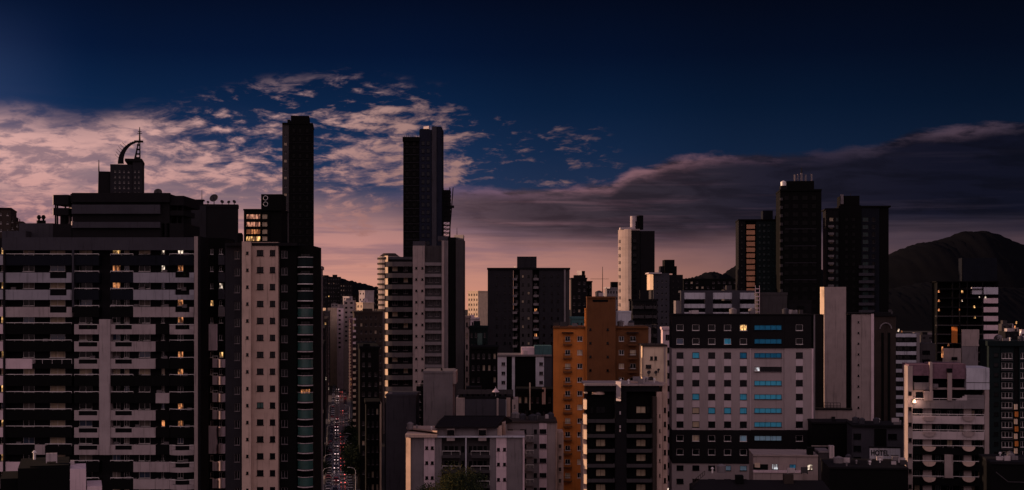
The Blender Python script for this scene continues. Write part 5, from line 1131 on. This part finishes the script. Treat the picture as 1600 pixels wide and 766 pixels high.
# lit lamps far off under the mountain
for i, (x, y) in enumerate(((1588, 505), (1586, 512), (1594, 520), (1404, 517), (1409, 520))):
    P0 = at(x, y + 3, 760); m = MB(); m.tube([(P0[0], P0[1], 0), (P0[0], P0[1], P0[2] + .6)], .1, 5); o = m.build('street_lamp', 'dark'); tag(o, ('lit lamp among the low houses under the mountain, at the far right', 'second lit lamp at the far right under the mountain', 'lit lamp beside the dark teal roof', 'lit lamp left above the banded block', 'lit lamp right above the banded block')[i], 'street lamp', 'lit lamps under the mountain')
    q = MB(); q.cyl(P0[0], P0[1], P0[2] + .6, P0[2] + 2.0, .4, 10, r1=.3); q2 = q.build('lamp_head', ('glow_gold', 'glow_orange', 'glow_white', 'glow_white', 'glow_orange')[i]); q2.parent = o

# ---- trees
def tree_meshes(seed, h, r, leaves, ls=.35, flat=1.0, z0=.42, z1=.9, nc=14):
    rnd = random.Random(seed); t = MB(); t.tube([(0, 0, 0), (.1, 0, h * .3), (0, .1, h * .55)], r * .08, 8, 0, r * .05)
    cl = []
    for i in range(nc):
        a = rnd.uniform(0, 6.28); rr = rnd.uniform(.15, .75) * r; z = h * (z0 + (z1 - z0) * rnd.random()) - rr * .25; cl.append((rr * math.cos(a), rr * math.sin(a), z, r * rnd.uniform(.25, .45)))
        t.tube([(0, 0, h * rnd.uniform(.28, .5)), (rr * .5 * math.cos(a), rr * .5 * math.sin(a), z * .8), (rr * math.cos(a), rr * math.sin(a), z)], r * .03, 5, 0, r * .01)
    c = MB()
    for i in range(leaves):
        x, y, z, q = rnd.choice(cl); d = Vector((rnd.gauss(0, 1), rnd.gauss(0, 1), rnd.gauss(0, 1) * flat)); d.normalize(); d *= q * rnd.random() ** .4 * 1.15
        p = Vector((x, y, z)) + d; s = ls * rnd.uniform(.6, 1.3); n = Vector((rnd.gauss(0, 1), rnd.gauss(0, 1), rnd.gauss(0, .8) + .6)).normalized(); a = n.orthogonal().normalized(); b_ = n.cross(a)
        c.face([p - a * s, p - b_ * s * .5, p + a * s, p + b_ * s * .5], i % 3 == 0)
    return t, c
paint('leaf', (.05, .06, .024), var=.5, streak=0, bump=0); paint('leaf_yellow', (.15, .12, .03), var=.5, streak=0, bump=0); pass
def tree(mesh_pair, name, label, loc, sc, rz, group=None):
    o = bpy.data.objects.new(name, None); COL.objects.link(o); o.location = loc; o.scale = (sc, sc, sc); o.rotation_euler = (0, 0, rz); tag(o, label, 'tree', group)
    for nm, me_ in zip(('trunk', 'crown'), mesh_pair): c = bpy.data.objects.new(nm, me_); COL.objects.link(c); c.parent = o
    return o
t, c = tree_meshes(3, 30, 6.5, 24000, .17, 1, .55, .95, 34); big = (t.mesh('trunk', ['bark']), c.mesh('crown', ['leaf', 'leaf_yellow']))
t, c = tree_meshes(33, 29, 5.0, 16000, .17, 1, .6, .95, 26); bigd = (t.mesh('trunk', ['bark']), c.mesh('crown', ['leaf_dark', 'leaf']))
t, c = tree_meshes(8, 11, 4.6, 4200, .30); med = (t.mesh('trunk', ['bark']), c.mesh('crown', ['leaf_dark', 'leaf']))
t, c = tree_meshes(15, 9, 3.6, 3000, .28); sml = (t.mesh('trunk', ['bark']), c.mesh('crown', ['leaf_dark', 'leaf']))
# hillside terrace that carries the near tree: the tree stands on the street, tall
P0 = at(702, 716, 256); tree(big, 'leafy_tree', 'broad yellow-green tree crown in front of the white apartment house', (P0[0], 256, 0), P0[2] / 31.0, .4)
P0 = at(740, 722, 254); tree(bigd, 'leafy_tree', 'dark rounded tree right of the yellow-green crown', (P0[0], 254, 0), P0[2] / 30.0, 1.4)
P0 = at(665, 730, 257); tree(bigd, 'leafy_tree', 'smaller dark tree left of the yellow-green crown', (P0[0], 257, 0), P0[2] / 31.5, 2.9)
tl = ['street tree nearest the viewer on the right kerb of the avenue', 'second street tree along the right kerb of the avenue', 'third street tree along the right kerb of the avenue', 'fourth street tree along the right kerb of the avenue', 'fifth street tree along the right kerb of the avenue', 'farthest street tree along the right kerb of the avenue']
for i, t_ in enumerate((452, 474, 497, 524, 560, 610)):
    x, y = along(t_, 6.0 + (i % 2) * .5); tree((med, sml)[i % 2], 'street_tree', tl[i], (x, y, .12), (1.15, 1.25)[i % 2] * (1.1 if i < 4 else .9), i * 1.3, 'trees along the avenue')
for i, t_ in enumerate((470, 520)):
    x, y = along(t_, -6.2); tree(sml, 'street_tree', ('nearer street tree on the left kerb of the avenue', 'farther street tree on the left kerb of the avenue')[i], (x, y, .12), .9, i * 2.3, 'trees along the avenue')

# ---- cars on the avenue
def car_parts():
    body = MB(); prof = [(-2.1, .35), (-2.15, .8), (-1.95, .95), (-1.1, 1.0), (1.3, .98), (2.05, .85), (2.12, .4)]
    def loft(mb, prof, hw, hw2=None):
        k = len(prof); hw2 = hw2 or [hw] * k; b_ = len(mb.v)
        for sgn in (-1, 1):
            for (y, z), w in zip(prof, hw2): mb.v.append((sgn * w, y, z))
        for i in range(k): j = (i + 1) % k; mb.f.append((b_ + i, b_ + j, b_ + k + j, b_ + k + i)); mb.m.append(0)
        mb.f.append(tuple(b_ + i for i in reversed(range(k)))); mb.m.append(0); mb.f.append(tuple(b_ + k + i for i in range(k))); mb.m.append(0)
    loft(body, prof, .87); loft(body, [(-1.35, 1.40), (-1.2, 1.46), (.25, 1.47), (.45, 1.42)], .62)
    cab = MB(); loft(cab, [(-1.75, .97), (-1.3, 1.41), (.42, 1.42), (1.15, .97)], .8, [.8, .63, .63, .8])
    wh = MB(); n = 14
    for sx in (-.9,):
        pass
    b_ = 0
    for i in range(n):
        a = 2 * math.pi * i / n
        for x in (-.11, .11): wh.v.append((x, .32 * math.cos(a), .32 + .32 * math.sin(a)))
    for i in range(n): j = (i + 1) % n; wh.f.append((2 * i, 2 * i + 1, 2 * j + 1, 2 * j)); wh.m.append(0)
    wh.f.append(tuple(2 * i for i in range(n))); wh.m.append(0); wh.f.append(tuple(2 * i + 1 for i in reversed(range(n)))); wh.m.append(0)
    lh = MB(); lh.box(-.2, .2, -.03, .03, -.09, .09)
    return body, cab, wh, lh
body, cab, wh, lh = car_parts()
bm_ = {k: body.mesh('body', [k]) for k in ('car_white', 'car_silver', 'car_black', 'car_red', 'car_grey')}
cm_ = cab.mesh('cabin', ['glass']); wm_ = wh.mesh('wheel', ['rubber']); hm_ = lh.mesh('headlight', ['headlight']); tm_ = lh.mesh('tail_light', ['tail_light']); hoff = lh.mesh('headlight', ['metal']); toff = lh.mesh('tail_light', ['car_red'])
def part(name, me_, par, loc): o = bpy.data.objects.new(name, me_); COL.objects.link(o); o.parent = par; o.location = loc; return o
words_ = {'car_white': 'white', 'car_silver': 'silver', 'car_black': 'black', 'car_red': 'red', 'car_grey': 'grey'}
def car(t, off, col, away, label, group):
    hm_, tm_ = (hoff, toff) if abs(off) > 2.5 else (globals()['hm_'], globals()['tm_'])
    x, y = along(t, off); o = bpy.data.objects.new('car', None); COL.objects.link(o); o.location = (x, y, .004); o.rotation_euler = (0, 0, SA + (0 if away else math.pi)); tag(o, label, 'car', group)
    part('body', bm_[col], o, (0, 0, 0)); part('cabin', cm_, o, (0, 0, 0))
    for sx in (-.78, .78):
        for sy in (-1.3, 1.35): part('wheel', wm_, o, (sx, sy, 0))
        part('headlight', hm_, o, (sx * .78, 2.12, .68)); part('tail_light', tm_, o, (sx * .82, -2.16, .72))
    return o
rc = random.Random(4); lanes = ((-3.5, True, 'parked at the left kerb of the avenue'), (-1.15, True, 'driving in the left lane of the avenue'), (1.15, True, 'driving in the right lane of the avenue'), (3.5, True, 'parked at the right kerb of the avenue'))
seen = {}
for li, (off, away, txt) in enumerate(lanes):
    t = 425 + li * 3; kk = 0
    while t < 1150:
        col = rc.choice(('car_white', 'car_silver', 'car_black', 'car_white', 'car_silver', 'car_red', 'car_white', 'car_grey')); away2 = (li != 1)
        if not (li in (1, 2) and rc.random() < .15) and not (li == 3 and abs(t - 520) < 6.5):
            seen.setdefault((col, li), 0); seen[(col, li)] += 1; n_ = seen[(col, li)]
            ordn = ('nearest', 'second nearest', 'third nearest', 'fourth nearest', 'fifth nearest', 'sixth nearest', 'seventh nearest', 'eighth nearest', 'ninth nearest', 'tenth nearest')
            lab = f"{ordn[min(n_ - 1, 9)]} {words_[col]} car {txt}" if n_ <= 10 else f"one of the farthest {words_[col]} cars {txt}"
            car(t, off + rc.uniform(-.15, .15), col, li >= 2, lab, 'cars on the avenue')
        t += (rc.uniform(5.6, 7.5) if li in (0, 3) else rc.uniform(14, 38)) * (1 if t < 700 else 2.2)
# white van at the right kerb
x, y = along(520, 3.7); v = bpy.data.objects.new('delivery_van', None); COL.objects.link(v); v.location = (x, y, .004); v.rotation_euler = (0, 0, SA); tag(v, 'white delivery van standing at the right kerb of the avenue', 'van')
m = MB(); m.box(-1.0, 1.0, -2.7, 1.2, .45, 2.5); m.build('body', 'car_white', v); m = MB(); m.prism([(-.98, 1.22), (.98, 1.22), (.92, 2.6), (-.92, 2.6)], .45, 1.3); m.build('bonnet', 'car_white', v); m = MB(); m.prism([(-.9, 1.22), (.9, 1.22), (.8, 2.1), (-.8, 2.1)], 1.31, 2.1); m.build('windscreen', 'glass', v)
m = MB(); m.box(-.8, .8, -2.74, -2.705, 1.5, 2.2); m.build('rear_window', 'glass', v)
for sx in (-.9, .9):
    for sy in (-1.7, 1.7): part('wheel', wm_, v, (sx, sy, .05))
    part('tail_light', tm_, v, (sx * .8, -2.74, .9)); part('headlight', hm_, v, (sx * .8, 2.63, .9))
# street lamps of the avenue
pm = MB(); pm.tube([(0, 0, 0), (0, 0, 7.2), (.5, 0, 8.0), (1.9, 0, 8.3)], .09, 6, 0, .05); pmesh = pm.mesh('street_lamp', ['metal']); hd = MB(); hd.box(1.7, 2.5, -.16, .16, 8.2, 8.36); hmesh = hd.mesh('lamp_head', ['metal'])
ord2 = ('nearest', 'second', 'third', 'fourth', 'fifth', 'sixth', 'seventh', 'farthest')
for sgn, side in ((1, 'right'), (-1, 'left')):
    for i in range(8):
        x, y = along(440 + i * 38, sgn * 5.0); o = bpy.data.objects.new('street_lamp', pmesh); COL.objects.link(o); o.location = (x, y, .14); o.rotation_euler = (0, 0, SA + (math.pi if sgn > 0 else 0)); tag(o, f'{ord2[i]} grey curved-arm street lamp on the {side} kerb of the avenue', 'street lamp', 'street lamps of the avenue')
        c = bpy.data.objects.new('lamp_head', hmesh); COL.objects.link(c); c.parent = o
